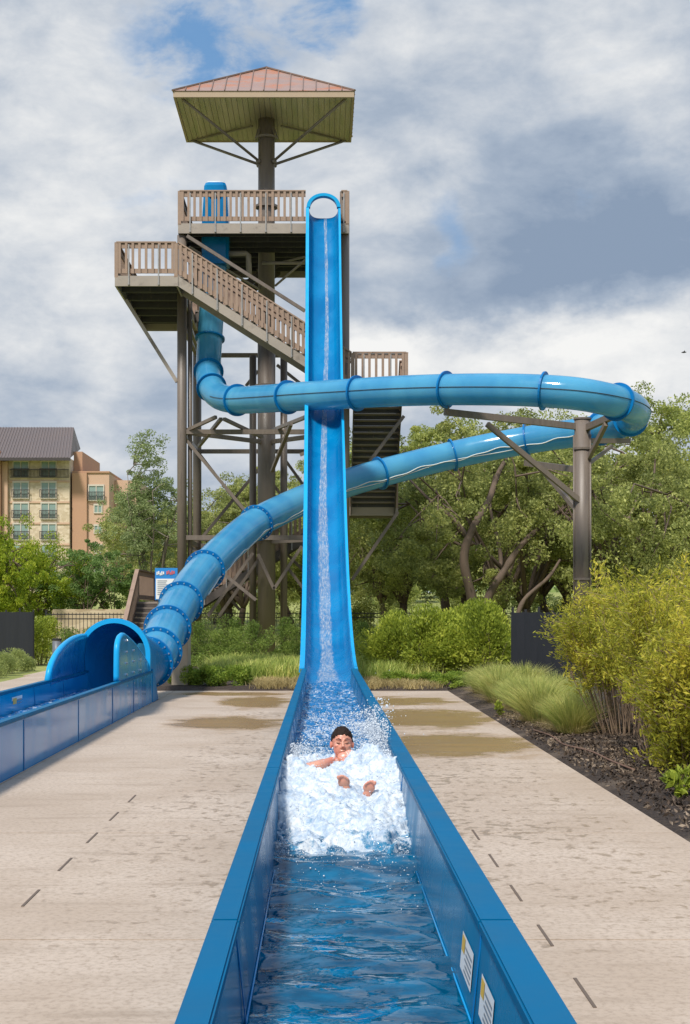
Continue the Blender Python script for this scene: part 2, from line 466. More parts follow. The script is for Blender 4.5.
# U-shaped section: offsets across and below the rim
half = RIM_W/2; lip = .085; ri = half-lip
def section(k):
    """k = 0 rounded U up on the drop, 1 = flat-bottomed trough with leaning walls"""
    pts = []
    n = 20
    for i in range(n+1):
        a = PI*i/n
        ux, uz = -math.cos(a), -math.sin(a)
        e = .62+.02*k
        sx = math.copysign(abs(ux)**e, ux)*ri; sz = -abs(uz)**(.75-.15*k)*(.50-.10*k)
        pts.append((sx, sz))
    return pts
mb = MB(); rows_ = []
fr = frames(rim)
NR = len(rim)
def nrm(i):
    t = fr[i][0]; return Vector((0, -t.z, t.y)).normalized()*(-1 if t.y < 0 else 1)   # up and towards the viewer
secs = []
for i, p in enumerate(rim):
    k = sstep(31.5, 28.5, p.y) if False else 1-sstep(28.6, 32.5, p.y)
    n_ = nrm(i)
    row = [p+Vector((-half, 0, 0))-n_*.07, p+Vector((-half, 0, 0)), p+Vector((-ri, 0, 0))]
    row += [p+Vector((sx, 0, 0))+n_*sz for sx, sz in section(k)]
    row += [p+Vector((ri, 0, 0)), p+Vector((half, 0, 0)), p+Vector((half, 0, 0))-n_*.07]
    secs.append(row)
L = len(secs[0])
# inner trough surface with a thickness: outside skin offset along normals
inner = MB(); inner.add([v for r in secs for v in r[2:-2]], [(i*(L-4)+j, i*(L-4)+j+1, (i+1)*(L-4)+j+1, (i+1)*(L-4)+j) for i in range(NR-1) for j in range(L-5)])
o = inner.build('chute', MT['gel'], ss, smooth=True, fix=False)
sm = o.modifiers.new('thickness', 'SOLIDIFY'); sm.thickness = .02; sm.offset = 1
cap = MB()
for side in (0, 1):
    a, b_, c_ = ((0, 1, 2) if side == 0 else (L-1, L-2, L-3))
    k0 = len(cap.v)
    for r in secs: cap.v += [tuple(r[a]), tuple(r[b_]+Vector((0, 0, .0))), tuple(r[c_])]
    for i in range(NR-1):
        for j in range(2):
            cap.f.append((k0+i*3+j, k0+i*3+j+1, k0+(i+1)*3+j+1, k0+(i+1)*3+j))
o = cap.build('chute_rim', MT['chuterim'], ss, fix=False)
sm = o.modifiers.new('thickness', 'SOLIDIFY'); sm.thickness = .025; sm.offset = -1
# joints between chute sections
for yk in (46.2, 43.6, 40.9, 38.1, 35.2, 32.2):
    i = min(range(NR), key=lambda q: abs(rim[q].y-yk)); n_ = nrm(i); t_ = fr[i][0]
    MB().tube([q+n_*.004 for q in secs[i][2:-2]], .009, 5).build('section_joint', MT['geldeep'], ss, smooth=True)
# entry hoop at the top and the level start tub behind it
top = rim[0]
hoop = []
for i in range(25):
    a = PI*i/24
    hoop.append((top.x-math.cos(a)*(half-.055), top.y+.02, top.z-.12+math.sin(a)*.40))
mb = MB()
for (r0, r1) in ((1.0, .80),):
    o_ = [(top.x-math.cos(PI*i/24)*half, top.y-.05, top.z-.0+math.sin(PI*i/24)*.47) for i in range(25)]
    i_ = [(top.x-math.cos(PI*i/24)*(half-.12), top.y-.05, top.z-.0+math.sin(PI*i/24)*.375) for i in range(25)]
    poly = o_+i_[::-1]
    n = len(poly); k0 = 0
    mb.v = [tuple(v) for v in poly]+[(v[0], v[1]+.28, v[2]) for v in poly]
    for i in range(24):
        mb.f += [(i, i+1, n-2-i, n-1-i), (n+i+1, n+i, 2*n-1-i, 2*n-2-i)]
    mb.f += [(i, n+i, n+(i+1) % n, (i+1) % n) for i in range(n)]
mb.build('entry_hoop', MT['chuterim'], ss, smooth=False)
tubm = MB()
zf = top.z-.28
for (x0, x1, z0, z1) in ((-half+.03, -half+.08, zf-.05, zf+.40), (half-.08, half-.03, zf-.05, zf+.40), (-half+.08, half-.08, zf-.05, zf)):
    tubm.box(top.x+x0, top.x+x1, top.y+.47, top.y+2.2, z0, z1)
tubm.build('start_tub', MT['gel'], ss)
# run-out trough
XL0, XL1, XR0, XR1 = -.394, -.315, .584, .69        # outer/inner edges of the two walls
TZ, Y0T, Y1T = .60, 1.2, 28.25
def trough(parent, xl0, xl1, xr0, xr1, y0, y1, seams, slope=.05, z=TZ, name='trough_wall'):
    for s_, (xo, xi) in ((-1, (xl0, xl1)), (1, (xr1, xr0))):
        inn = MB().prism([(xi, y0, z-.03), (xi-s_*slope, y0, .02), (xi-s_*slope*.2+s_*.03, y0, .02), (xi+s_*.025, y0, z-.03)], (0, y1-y0, 0))
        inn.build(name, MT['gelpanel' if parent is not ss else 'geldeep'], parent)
        out = MB().box(min(xo, xo-s_*.025), max(xo, xo-s_*.025), y0, y1, -.03, z-.03)
        out.build('outer_panel', MT['gelpanel'], parent)
        ys_ = [y0]+list(seams)+[y1]
        for a, b2 in zip(ys_, ys_[1:]):
            c_ = MB().box(min(xo+s_*.012, xi-s_*.012), max(xo+s_*.012, xi-s_*.012), a+.004, b2-.004, z-.03, z+.015)
            c_.build('edge_cap', MT['cap'], parent, bevel=.008)
        for yy in seams:
            MB().box(*(sorted((xo+s_*.002, xo+s_*.006))), yy-.02, yy+.02, -.02, z-.04).build('panel_seam', MT['flange'], parent)
            # inner seam strip
            MB().prism([(xi-s_*.004, yy-.012, z-.04), (xi-s_*(slope+.004), yy-.012, .1), (xi-s_*slope, yy-.012, .1), (xi, yy-.012, z-.04)], (0, .024, 0)).build('panel_seam', MT['flange'], parent)
    MB().box(xl1+slope*.5, xr0-slope*.5, y0, y1, -.02, .03).build('trough_floor', MT['geldeep'], parent)
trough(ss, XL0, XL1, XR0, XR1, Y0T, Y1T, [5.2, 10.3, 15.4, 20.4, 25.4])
MB().box(XL0, XR1, 1.1, 1.2, -.03, TZ).build('end_panel', MT['gel'], ss)
for x in (XR0-.036, XL1+.036):
    MB().tube([(x, Y0T, .232), (x, 12, .232)], .005, 6).build('ledge_bead', MT['gelpanel'], ss, smooth=True)
# warning stickers on the inner right wall
def sticker(parent, y0, y1, z0, z1, xi, slope, s_, n=4):
    def P(y, z, lift):
        x = xi-s_*(slope*(TZ-.03-z)/(TZ-.05)) - s_*lift
        return (x, y, z)
    def q(ya, yb, za, zb, lift): return MB().add([P(ya, za, lift), P(yb, za, lift), P(yb, zb, lift), P(ya, zb, lift)], [(0, 1, 2, 3)])
    o = q(y0, y1, z0, z1, .004).build('safety_sticker', MT['white'], parent)
    h = z1-z0; w_ = y1-y0
    q(y1-.30*w_, y1-.05*w_, z0+.52*h, z0+.94*h, .006).build('warning_patch', MT['yellow'], o)
    t = MB()
    for r in range(5):
        za = z0+h*(.12+.15*r)
        t2 = q(y0+.08*w_, y1-(.36+.06*(r % 2))*w_, za, za+.07*h, .006); t.add(t2.v, t2.f)
    t.build('lettering', MT['signtext'], o)
sticker(ss, 5.34, 5.74, .31, .455, XR0, .05, 1)
sticker(ss, 4.7, 5.06, .31, .455, XR0, .05, 1)

# ------------------------------------------------------------------ enclosed tube slide
R = .44
tpx = [(216, 228, 50.0), (214, 270, 50.2), (212, 305, 50.2), (210, 338, 50.0), (208.5, 365, 49.5), (210, 384, 48.4), (219, 396, 47.5), (236, 400, 46.4), (262, 399, 45.0), (300, 396.5, 43.3), (345, 394, 42.0), (400, 391, 40.8), (460, 389.5, 39.6),
       (520, 390, 38.6), (570, 393, 38.1), (606, 399, 38.3), (628, 406, 39.2), (635, 414, 40.8), (622, 423, 42.5), (588, 431, 44.0), (540, 438, 44.8), (480, 449, 45.2), (420, 463, 45.0), (360, 479, 44.2), (310, 497, 43), (258, 522, 40.6), (225, 549, 38.0), (198, 578, 35.2), (181, 603, 33.0),
       (168, 627, 31.2), (160, 645, 29.9), (152, 660, 28.9), (140, 665, 28.3)]
path = resample(catmull([at(*p) for p in tpx], 8), .14)
ts = thing('tube_slide', 'translucent blue tube slide looping off the tower to a hooded exit and trough at left', 'water slide', (-3.9, 28, 0))
def project(p): return (VX+F*p.x/p.y, VY-F*(p.z-H)/p.y)
pp = [project(p) for p in path]
def find(px, py, lo=0, hi=None):
    hi = hi or len(path)
    return min(range(lo, hi), key=lambda i: (pp[i][0]-px)**2+(pp[i][1]-py)**2)
iturn = max(range(len(path)), key=lambda i: path[i].x)
tf = frames(path)
fl = [find(212, 339, 0, iturn//2), find(208.5, 371, 0, iturn//2), find(212, 388, 0, iturn//2), find(237, 400, 0, iturn), find(288, 397, 0, iturn), find(357, 393, 0, iturn), find(446, 390, 0, iturn), find(543, 391, 0, iturn), find(618, 402, 0, iturn), iturn+1,
      find(600, 428, iturn), find(525, 440, iturn), find(451, 456, iturn), find(381, 473, iturn), find(320, 493, iturn), find(256, 523, iturn), find(205, 570, iturn), find(181, 603, iturn), find(167, 628, iturn), find(158, 650, iturn), len(path)-4]
# one fibreglass section between each pair of flanges
cuts = [0]+sorted(set(fl))+[len(path)-1]
for a, b_ in zip(cuts, cuts[1:]):
    if b_-a < 1: continue
    MB().tube(path[a:b_+1], R, 28, caps=False).build('tube_section', MT['tube'], ts, smooth=True, fix=False)
for q, i in enumerate(fl):
    t, a, b_ = tf[i]; p = path[i]; n = 36
    mb = MB(); r0, r1, th = R-.01, R+.085, .05
    for s_ in (-1, 1):
        for r in (r0, r1):
            mb.v += [tuple(p+t*s_*th/2+(a*math.cos(2*PI*j/n)+b_*math.sin(2*PI*j/n))*r) for j in range(n)]
    for j in range(n):
        k = (j+1) % n
        mb.f += [(j, k, n+k, n+j), (2*n+k, 2*n+j, 3*n+j, 3*n+k), (n+j, n+k, 3*n+k, 3*n+j), (k, j, 2*n+j, 2*n+k)]
    fo = mb.build('flange', MT['flange'], ts, smooth=False)
    if q >= 14:
        bo = MB()
        for j in range(20):
            c_ = p+(a*math.cos(2*PI*j/20)+b_*math.sin(2*PI*j/20))*(R+.045)
            bo.tube([c_-t*(th/2+.018), c_+t*(th/2+.018)], .016, 6)
        bo.build('bolt', MT['bolt'], fo)
def sweep_off(i0, i1, f, r, name, m, n=6):
    pts = []
    for i in range(i0, i1):
        t = tf[i][0]; side = t.cross(Vector((0, 0, 1)))
        side = side.normalized() if side.length > .15 else Vector((0, -1, 0))
        upv = side.cross(t).normalized()
        an = f(i); pts.append(path[i]+(side*math.cos(an)+upv*math.sin(an))*(R+.012))
    MB().tube(pts, r, n).build(name, m, ts, smooth=True)
i_b = find(222, 397, 0, iturn)
sweep_off(i_b, iturn+4, lambda i: .03, .011, 'seam', MT['seam'])
sweep_off(i_b, iturn+4, lambda i: PI-.03, .011, 'seam', MT['seam'])
i_c0, i_c1 = find(600, 428, iturn), find(195, 590, iturn)
# white cable clipped along the side of the return run (side facing away from travel direction's right is PI)
sweep_off(i_c0, i_c1, lambda i: PI+.42+.10*math.sin(i*.35)+.05*math.sin(i*.93), .017, 'cable', MT['cable'])
sweep_off(i_c0+20, i_c1-30, lambda i: PI+.52-.12*math.sin(i*.21+1), .013, 'cable', MT['cable'])
# square start enclosure on the deck
p0 = path[0]
mb = MB()
for z0, z1, wx, wy in ((15.0, 16.5, .46, .46),):
    pass
zt, zm, zb = 16.75, 15.1, 13.9
ring = lambda z, wx, wy, cx, cy: [(cx-wx+.1, cy-wy, z), (cx+wx-.1, cy-wy, z), (cx+wx, cy-wy+.1, z), (cx+wx, cy+wy-.1, z), (cx+wx-.1, cy+wy, z), (cx-wx+.1, cy+wy, z), (cx-wx, cy+wy-.1, z), (cx-wx, cy-wy+.1, z)]
rs = [ring(zb, .46, .44, p0.x, 50.0), ring(zm, .48, .46, p0.x, 50.0), ring(zt-.12, .39, .42, p0.x, 50.0), ring(zt, .34, .36, p0.x, 50.0)]
mb.v = [v for r in rs for v in r]
for i in range(3):
    for j in range(8): mb.f.append((i*8+j, i*8+(j+1) % 8, (i+1)*8+(j+1) % 8, (i+1)*8+j))
mb.f += [tuple(range(24, 32)), tuple(reversed(range(8)))]
eb = mb.build('start_enclosure', MT['gel'], ts)
MB().tube([(p0.x-.3, 50.0, zt+.02), (p0.x+.3, 50.0, zt+.02)], .12, 10).build('enclosure_roof', mat('pale_cover', (.62, .66, .7), .4), eb, smooth=True)
MB().box(p0.x-.2, p0.x+.2, 49.52, 49.56, 16.2, 16.34).build('enclosure_opening', MT['seam'], eb)

# exit hood
HC = Vector((-3.95, 0, .93)); HR = .63
def circ(y, a, r=HR, cx=None, cz=None):
    if math.sin(a) < 0:       # below the springing line the shell runs straight down to the trough floor
        return Vector((HC.x+r*math.copysign(abs(math.cos(a))**.22, math.cos(a)), y, HC.z+(HC.z-.05)*math.sin(a)))
    return Vector(((HC.x if cx is None else cx)+r*math.cos(a), y, (HC.z if cz is None else cz)+r*math.sin(a)))
endp = path[-4]
te, ae, be = tf[len(path)-4]
# back shell: from the arch at y = 27.1 round to the tube's last flange
N = 40
arch_ring = [circ(27.1, 2*PI*j/N) for j in range(N)]
def ring_at(c_, nrm_, r):
    xa = nrm_.cross(Vector((0, 0, 1))).normalized(); za = xa.cross(nrm_)
    if xa.x < 0: xa = -xa
    return [c_+xa*r*math.cos(2*PI*j/N)+za*r*math.sin(2*PI*j/N)*(1 if za.z > 0 else -1) for j in range(N)]
end_ring = ring_at(endp, te, R+.01)
mb = MB(); K = 9
for k in range(K+1):
    t = k/K
    e = t*t*(3-2*t)
    bulge = .12*math.sin(PI*t)
    for j in range(N):
        p = arch_ring[j].lerp(end_ring[j], e)
        p.y += .9*bulge+ .0
        p.z = max(p.z, .06)
        mb.v.append(tuple(p))
mb.f = [(k*N+j, k*N+(j+1) % N, (k+1)*N+(j+1) % N, (k+1)*N+j) for k in range(K) for j in range(N)]
o = mb.build('exit_shell', MT['gel'], ts, smooth=True, fix=False)
# arch lip
def lip_strip(pts_out, pts_in, dy, name, m):
    n = len(pts_out); mb = MB()
    mb.v = [tuple(p) for p in pts_out]+[tuple(p) for p in pts_in]+[(p[0], p[1]+dy, p[2]) for p in pts_out]+[(p[0], p[1]+dy, p[2]) for p in pts_in]
    for i in range(n-1):
        mb.f += [(i, i+1, n+i+1, n+i), (2*n+i+1, 2*n+i, 3*n+i, 3*n+i+1), (i+1, i, 2*n+i, 2*n+i+1), (n+i, n+i+1, 3*n+i+1, 3*n+i)]
    mb.f += [(0, n, 3*n, 2*n), (n-1, 3*n-1, 4*n-1, 2*n-1)] if False else []
    return mb.build(name, m, ts)
aa = [PI*(-.12)+PI*1.24*i/30 for i in range(31)]
lip_strip([circ(27.0, a, HR+.06) for a in aa], [circ(27.0, a, HR-.03) for a in aa], .14, 'hood_lip', MT['chuterim'])
# left lobe: raised wall whose top edge sweeps up in a quarter arc
XLo = -4.52
def lobe_top(y): 
    t = min(max((y-23.55)/3.3, 0), 1); return .58+.70*math.sqrt(max(0, 1-(1-t)**2.2))
yy = [23.55+3.5*i/24 for i in range(25)]
mb = MB()
for y in yy:
    zt_ = lobe_top(y)
    lean = .06*(zt_-.6)
    mb.v += [(XLo, y, .4), (XLo-lean*.3, y, .4+(zt_-.4)*.6), (XLo+lean, y, zt_)]
for i in range(24):
    mb.f += [(i*3+j, i*3+j+1, (i+1)*3+j+1, (i+1)*3+j) for j in range(2)]
o = mb.build('hood_wing', MT['gel'], ts, smooth=True, fix=False)
sm = o.modifiers.new('thickness', 'SOLIDIFY'); sm.thickness = .05; sm.offset = 0
MB().tube([(XLo-.03+.06*(lobe_top(y)-.6), y, lobe_top(y)) for y in yy], .055, 10).build('hood_lip', MT['chuterim'], ts, smooth=True)
# right wing: upright fin, rounded top dropping to the back
XRo = -3.34
tp = catmull([Vector((XRo, y, z)) for y, z in ((23.1, .62), (23.12, 1.0), (23.2, 1.22), (23.5, 1.33), (24.0, 1.33), (25.2, 1.15), (26.4, .9), (27.5, .64))], 5)
mb = MB().prism([tuple(p) for p in tp]+[(XRo, 27.6, .4), (XRo, 23.1, .4)], (.05, 0, 0))
wing = mb.build('hood_wing', MT['gelpanel'], ts)
MB().tube([p+Vector((.0, 0, 0)) for p in tp], .05, 10).build('hood_lip', MT['chuterim'], ts, smooth=True)
for yb_ in (23.9, 24.8, 25.7):
    for k in range(5):
        z_ = .5+.19*k
        if z_ < (1.28 if yb_ < 24.5 else 1.1 if yb_ < 25.2 else .95): MB().tube([(XRo+.05, yb_, z_), (XRo+.075, yb_, z_)], .022, 6).build('bolt', MT['bolt'], wing)
trough(ts, -4.58, -4.50, -3.35, -3.27, 6.0, 27.4, [11.0, 15.6, 19.1, 22.2, 24.7], slope=.04)
MB().prism([(-3.26, 27.4, -.03), (-3.26, 28.4, -.03), (-3.26, 27.6, .64), (-3.26, 27.4, .64)], (-.1, 0, 0)).build('end_panel', MT['gel'], ts)
MB().box(-4.58, -3.27, 5.9, 6, -.03, TZ).build('end_panel', MT['gel'], ts)
o = MB().add([(-4.494, 20.6, .3), (-4.494, 21.3, .3), (-4.49, 21.3, .5), (-4.49, 20.6, .5)], [(0, 1, 2, 3)]).build('safety_sticker', MT['white'], ts)
MB().add([(-4.488, 20.65, .36), (-4.488, 20.9, .36), (-4.485, 20.9, .48), (-4.485, 20.65, .48)], [(0, 1, 2, 3)]).build('warning_patch', MT['yellow'], o)
t_ = MB()
for r in range(3): t_.add([(-4.488, 20.95, .33+.05*r), (-4.488, 21.25, .33+.05*r), (-4.486, 21.25, .355+.05*r), (-4.486, 20.95, .355+.05*r)], [(0, 1, 2, 3)])
t_.build('lettering', MT['signtext'], o)

# ------------------------------------------------------------------ slide tower
tw = thing('slide_tower', 'tall brown steel slide tower with stairs, slatted railings and a pyramid roof', 'tower', (-2.03, 52, 0))
PX, PY = -2.03, 52.0
mb = MB().tube([(PX, PY, -.1), (PX, PY, 12.55)], .325, 24)
pole = mb.build('central_pole', MT['steel'], tw, smooth=True)
MB().tube([(PX, PY, 12.55), (PX, PY, 19.9)], .305, 24).build('central_pole', MT['steel'], tw, smooth=True)
for z_ in (12.55, 16.55, 19.05, 10.0, 4.4):
    MB().tube([(PX, PY, z_-.04), (PX, PY, z_+.04)], .42, 24).build('pole_flange', MT['steel'], pole, smooth=False)
for z_ in (19.05,):
    for k in range(8):
        a = 2*PI*k/8
        MB().bar((PX+.3*math.cos(a), PY+.3*math.sin(a), z_+.35), (PX+.41*math.cos(a), PY+.41*math.sin(a), z_), .03, .05).build('gusset', MT['steel'], pole)
for dx in (-.52, .62):       # slim companion columns beside the pole in its lower half
    MB().tube([(PX+dx, PY+.5, -.1), (PX+dx, PY+.5, 11.2)], .13, 12).build('column', MT['steel'], tw, smooth=True)
# four corner columns
FY, BY = 48.95, 54.9
for x, y, zt in ((-4.82, FY, 14.7), (-4.82, BY, 14.7), (.78, FY, 16.2), (.78, BY, 14.7)):
    MB().tube([(x, y, -.1), (x, y, zt)], .165, 14).build('column', MT['steel'], tw, smooth=True)
for x in (-4.82,):
    MB().tube([(x+.26, FY+.2, -.1), (x+.26, FY+.2, 12.9)], .08, 8).build('column', MT['steel'], tw, smooth=True)
# ring beams
for z_ in (4.3, 7.94, 11.65):
    for p, q in (((-4.82, FY, z_), (.78, FY, z_)), ((-4.82, BY, z_), (.78, BY, z_)), ((-4.82, FY, z_), (-4.82, BY, z_)), ((.78, FY, z_), (.78, BY, z_))):
        if z_ > 11 and p[1] == FY and q[1] == FY: continue
        MB().bar(p, q, .13, .16).build('ring_beam', MT['steel'], tw)
for x in (-4.82, .78):
    for z_ in (4.3, 7.94): MB().bar((x, FY, z_), (PX, PY, z_), .12, .15).build('ring_beam', MT['steel'], tw)
def brace(px0, py0, px1, py1, d0, d1=None, w=.11):
    MB().bar(at(px0, py0, d0), at(px1, py1, d1 or d0), w, w).build('brace', MT['steel'], tw)
for a in ((187, 441, 247, 513, 49), (188, 430, 216, 417, 49, 48), (224, 419, 262, 437, 48, 50), (199, 446, 221, 419, 51, 48), (273, 430, 306, 417, 50, 44.5), (272, 471, 291, 424, 50, 45.5),
          (258, 554, 274, 589, 50.5), (274, 589, 302, 546, 50.5), (279, 556, 306, 592, 53), (208, 616, 253, 553, 51), (219, 616, 259, 559, 52), (258, 371, 246, 386, 54), (277, 365, 306, 388, 54),
          (187, 236, 305, 311, 48.64), (352, 580, 398, 512, 50), (370, 461, 404, 416, 48.4), (191, 330, 200, 356, 50, 54.5), (191, 300, 186, 330, 54, 49.5), (341, 270, 331, 240, 49.2, 51), (346, 345, 339, 322, 54.5, 50),
          (190, 555, 240, 610, 54.6), (285, 500, 262, 470, 54.5), (330, 470, 345, 510, 54.5), (198, 452, 258, 530, 54.6), (278, 450, 343, 540, 54.6), (343, 452, 280, 530, 54.4), (278, 545, 343, 610, 54.6), (188, 545, 256, 600, 49.2), (300, 455, 345, 436, 49.2), (200, 540, 258, 470, 54.8)):
    brace(*a)
# landing knee brace at far left
MB().bar(at(126, 300, 49), at(177, 382, 48.95), .12, .12).build('brace', MT['steel_light'], tw)

def railing(p, q, h=1.12, name='railing', pickets=True, post0=True, post1=True, step=.2, side=(0, -1, 0)):
    """slatted rail over a straight floor edge p-q: cap, two boards, pickets, end posts; galvanised straps outside"""
    p, q = Vector(p), Vector(q); d = q-p; n = max(1, int(d.length/step)); mb = MB(); up = Vector((0, 0, 1))
    s = Vector(side)
    mb.bar(p+up*h, q+up*h, .14, .045)
    mb.bar(p+up*(h-.12), q+up*(h-.12), .045, .15)
    mb.bar(p+up*.17, q+up*.17, .045, .15)
    for k in range(n):
        c = p.lerp(q, (k+.5)/n)
        mb.bar(c+up*.08+s*.045, c+up*(h-.03)+s*.045, .04, .085, up=d.normalized()) if abs(d.normalized().z) < .05 else mb.box(c.x-.042, c.x+.042, c.y-.02+s.y*.045, c.y+.02+s.y*.045, c.z+.06, c.z+h-.04)
    for f, c in ((post0, p), (post1, q)):
        if f: mb.box(c.x-.06, c.x+.06, c.y-.06, c.y+.06, c.z-.05, c.z+h-.02)
    o = mb.build(name, MT['plank'], tw)
    if s.y > -.5: return o
    m_ = max(1, round(d.length/.95))
    for k in range(m_):
        st = MB()
        c = p.lerp(q, (k+.42)/m_)+s*.075
        st.box(c.x-.022, c.x+.022, c.y-.02, c.y+.02, c.z-.30, c.z+h-.08)
        st.tube([c+up*-.28+s*.0, c+up*-.28+s*.06], .035, 8)
        st.build('strap', MT['bracket'], o)
    return o

def platform(x0, x1, y0, y1, z, name='deck_floor', fas=.34, nj=7):
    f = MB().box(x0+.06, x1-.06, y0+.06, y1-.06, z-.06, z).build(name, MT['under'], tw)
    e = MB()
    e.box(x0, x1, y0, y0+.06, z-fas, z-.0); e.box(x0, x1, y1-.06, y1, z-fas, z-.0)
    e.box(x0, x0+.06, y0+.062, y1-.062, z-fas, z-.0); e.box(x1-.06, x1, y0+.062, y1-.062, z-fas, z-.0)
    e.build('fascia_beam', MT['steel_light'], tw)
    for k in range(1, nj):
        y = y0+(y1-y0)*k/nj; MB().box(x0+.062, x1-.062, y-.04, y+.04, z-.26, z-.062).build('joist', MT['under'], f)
    return f
# top deck (a notch is left where the tube starts)
DZ = 15.05
platform(-4.93, .92, 48.7, 55.2, DZ, nj=9)
railing((-4.88, 48.76, DZ), (-.56, 48.76, DZ), post1=False); railing((-.0+.66, 48.76, DZ), (.87, 48.76, DZ), post0=False)
railing((-4.88, 55.14, DZ), (.87, 55.14, DZ), side=(0, 1, 0))
railing((.87, 48.8, DZ), (.87, 55.1, DZ), side=(1, 0, 0)); railing((-4.88, 48.8, DZ), (-4.88, 53.7, DZ), side=(-1, 0, 0))
# under-deck pipes of the water feed
MB().tube([at(214, 253.5, 50.2), at(246, 253.5, 50.2), at(248.5, 255, 50.2), at(249, 275, 50.2)], .1, 12).build('water_pipe', MT['steel_light'], tw, smooth=True)
MB().tube([at(262, 263, 51), at(305, 263, 51)], .06, 8).build('water_pipe', MT['steel_light'], tw, smooth=True)
for a, b_ in (((-.2, 49.4, 14.3), (-1.7, 51.7, 13.6)), ((-.4, 50.5, 14.4), (-1.7, 51.9, 14.45)), ((-4.6, 49.3, 14.4), (-2.3, 51.8, 13.5))):
    MB().bar(a, b_, .06, .06).build('brace', MT['steel_light'], tw)
# landings
LZ, RZ = 12.9, 9.24
platform(-6.88, -4.78, 47.2, 54.8, LZ, 'landing_floor', nj=6)
railing((-6.83, 47.26, LZ), (-4.85, 47.26, LZ)); railing((-6.83, 47.3, LZ), (-6.83, 54.7, LZ), side=(-1, 0, 0)); railing((-6.8, 54.74, LZ), (-4.85, 54.74, LZ), side=(0, 1, 0))
platform(.98, 2.86, 47.2, 48.75, RZ, 'landing_floor', nj=3)
railing((1.02, 47.26, RZ), (2.8, 47.26, RZ), post0=True); railing((2.8, 47.3, RZ), (2.8, 48.7, RZ), side=(1, 0, 0))
RBZ = 5.7
platform(.98, 2.86, 53.4, 55.0, RBZ, 'landing_floor', nj=3)
railing((2.8, 53.45, RBZ), (2.8, 54.95, RBZ), side=(1, 0, 0)); railing((1.02, 54.94, RBZ), (2.8, 54.94, RBZ), side=(0, 1, 0))
BLZ = 2.1
platform(-6.5, -4.75, 49.6, 54.9, BLZ, 'landing_floor', nj=4)
railing((-6.45, 49.7, BLZ), (-6.45, 54.8, BLZ), side=(-1, 0, 0))
railing((-6.4, 54.84, BLZ), (-4.85, 54.84, BLZ), side=(0, 1, 0))

def flight(p, q, width, across, name='stair_flight', dark=False, n=18, rails=(1, 1), sl=1.0, h=.34):
    """stair between floor points p (low) and q (high); across = unit vector over the width"""
    p, q = Vector(p), Vector(q); a = Vector(across); d = q-p; run = Vector((d.x, d.y, 0)); rl = run.length; rd = run.normalized()
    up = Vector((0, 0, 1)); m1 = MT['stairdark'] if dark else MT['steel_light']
    root = None
    for k, s in enumerate((0, 1)):
        o = p+a*(width*s)
        o2 = q+a*(width*s)
        off = a*(.03 if s else -.03)
        poly = [o-up*h, o2-up*h, o2, o]
        ob = MB().prism([v-off*.0 for v in poly], off).build('stringer', m1, tw)
        root = root or ob
    t = MB(); pan = MB()
    for k in range(n):
        z = p.z+d.z*(k+1)/n-.03; c0 = p+rd*rl*(k/n); c1 = p+rd*rl*((k+1.12)/n)
        A = [Vector((c0.x, c0.y, z)), Vector((c1.x, c1.y, z)), Vector((c1.x, c1.y, z))+a*width, Vector((c0.x, c0.y, z))+a*width]
        t.prism(A, (0, 0, -.05))
        B = [Vector((c0.x, c0.y, z-.05))+rd*.01, Vector((c0.x, c0.y, z-.05))+rd*.03, Vector((c0.x, c0.y, z-.05))+rd*.03+a*width, Vector((c0.x, c0.y, z-.05))+rd*.01+a*width]
        pan.prism(B, (0, 0, -d.z/n+.055))
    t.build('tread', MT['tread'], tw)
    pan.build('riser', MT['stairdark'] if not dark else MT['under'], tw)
    for s in (0, 1):
        if rails[s]:
            railing(p+a*(width*s), q+a*(width*s), side=(-a if s == 0 else a), post0=False, post1=False)
# front flight: low at the right landing, high at the left landing
flight((.98, 47.26, RZ), (-4.78, 47.26, LZ), 1.3, (0, 1, 0), n=20)
# side flight rising towards the pool
flight((1.1, 53.4, RBZ), (1.1, 48.75, RZ), 1.62, (1, 0, 0), dark=True, n=19, rails=(0, 1))
# rear flights
flight((-4.75, 53.45, BLZ), (.98, 53.45, RBZ), 1.3, (0, 1, 0), n=20, rails=(1, 1), dark=True)
flight((-4.78, 53.4, LZ), (-1.6, 53.4, DZ), 1.3, (0, 1, 0), n=11, rails=(0, 0), dark=True)
# bottom flight up from the ground
flight((-6.45, 46.0, .05), (-6.45, 49.6, BLZ), 1.35, (1, 0, 0), n=12, rails=(1, 1))
for x in (-6.45, -5.1): MB().box(x-.08, x+.08, 45.9, 46.06, -.05, 1.22).build('newel_post', MT['plank'], tw)
# pyramid roof
rx0, rx1, ry0, ry1, rz = -5.19, 1.12, 49.6, 54.4, 19.7
ap = Vector((PX, 52, 21.63))
c4 = [Vector((rx0-.03, ry0-.03, rz+.212)), Vector((rx1+.03, ry0-.03, rz+.212)), Vector((rx1+.03, ry1+.03, rz+.212)), Vector((rx0-.03, ry1+.03, rz+.212))]
roof = MB().add(c4+[ap], [(0, 1, 4), (1, 2, 4), (2, 3, 4), (3, 0, 4), (3, 2, 1, 0)]).build('roof', MT['roofmetal'], tw)
se = MB()
for (A, B) in ((c4[0], c4[1]), (c4[1], c4[2]), (c4[2], c4[3]), (c4[3], c4[0])):
    e = B-A; n = round(e.length/.45)
    mid = A.lerp(B, .5); nvec = e.cross(ap-A).normalized()
    if nvec.z < 0: nvec = -nvec
    for k in range(1, n):
        f = k/n; s_ = A.lerp(B, f); top_f = 1-abs(f-.5)*2
        e_ = s_+(ap-mid)*top_f
        se.bar(s_+nvec*.015, e_+nvec*.015, .03, .045, up=nvec)
    se.bar(A+Vector((0, 0, .02)), ap+Vector((0, 0, .03)), .09, .05)
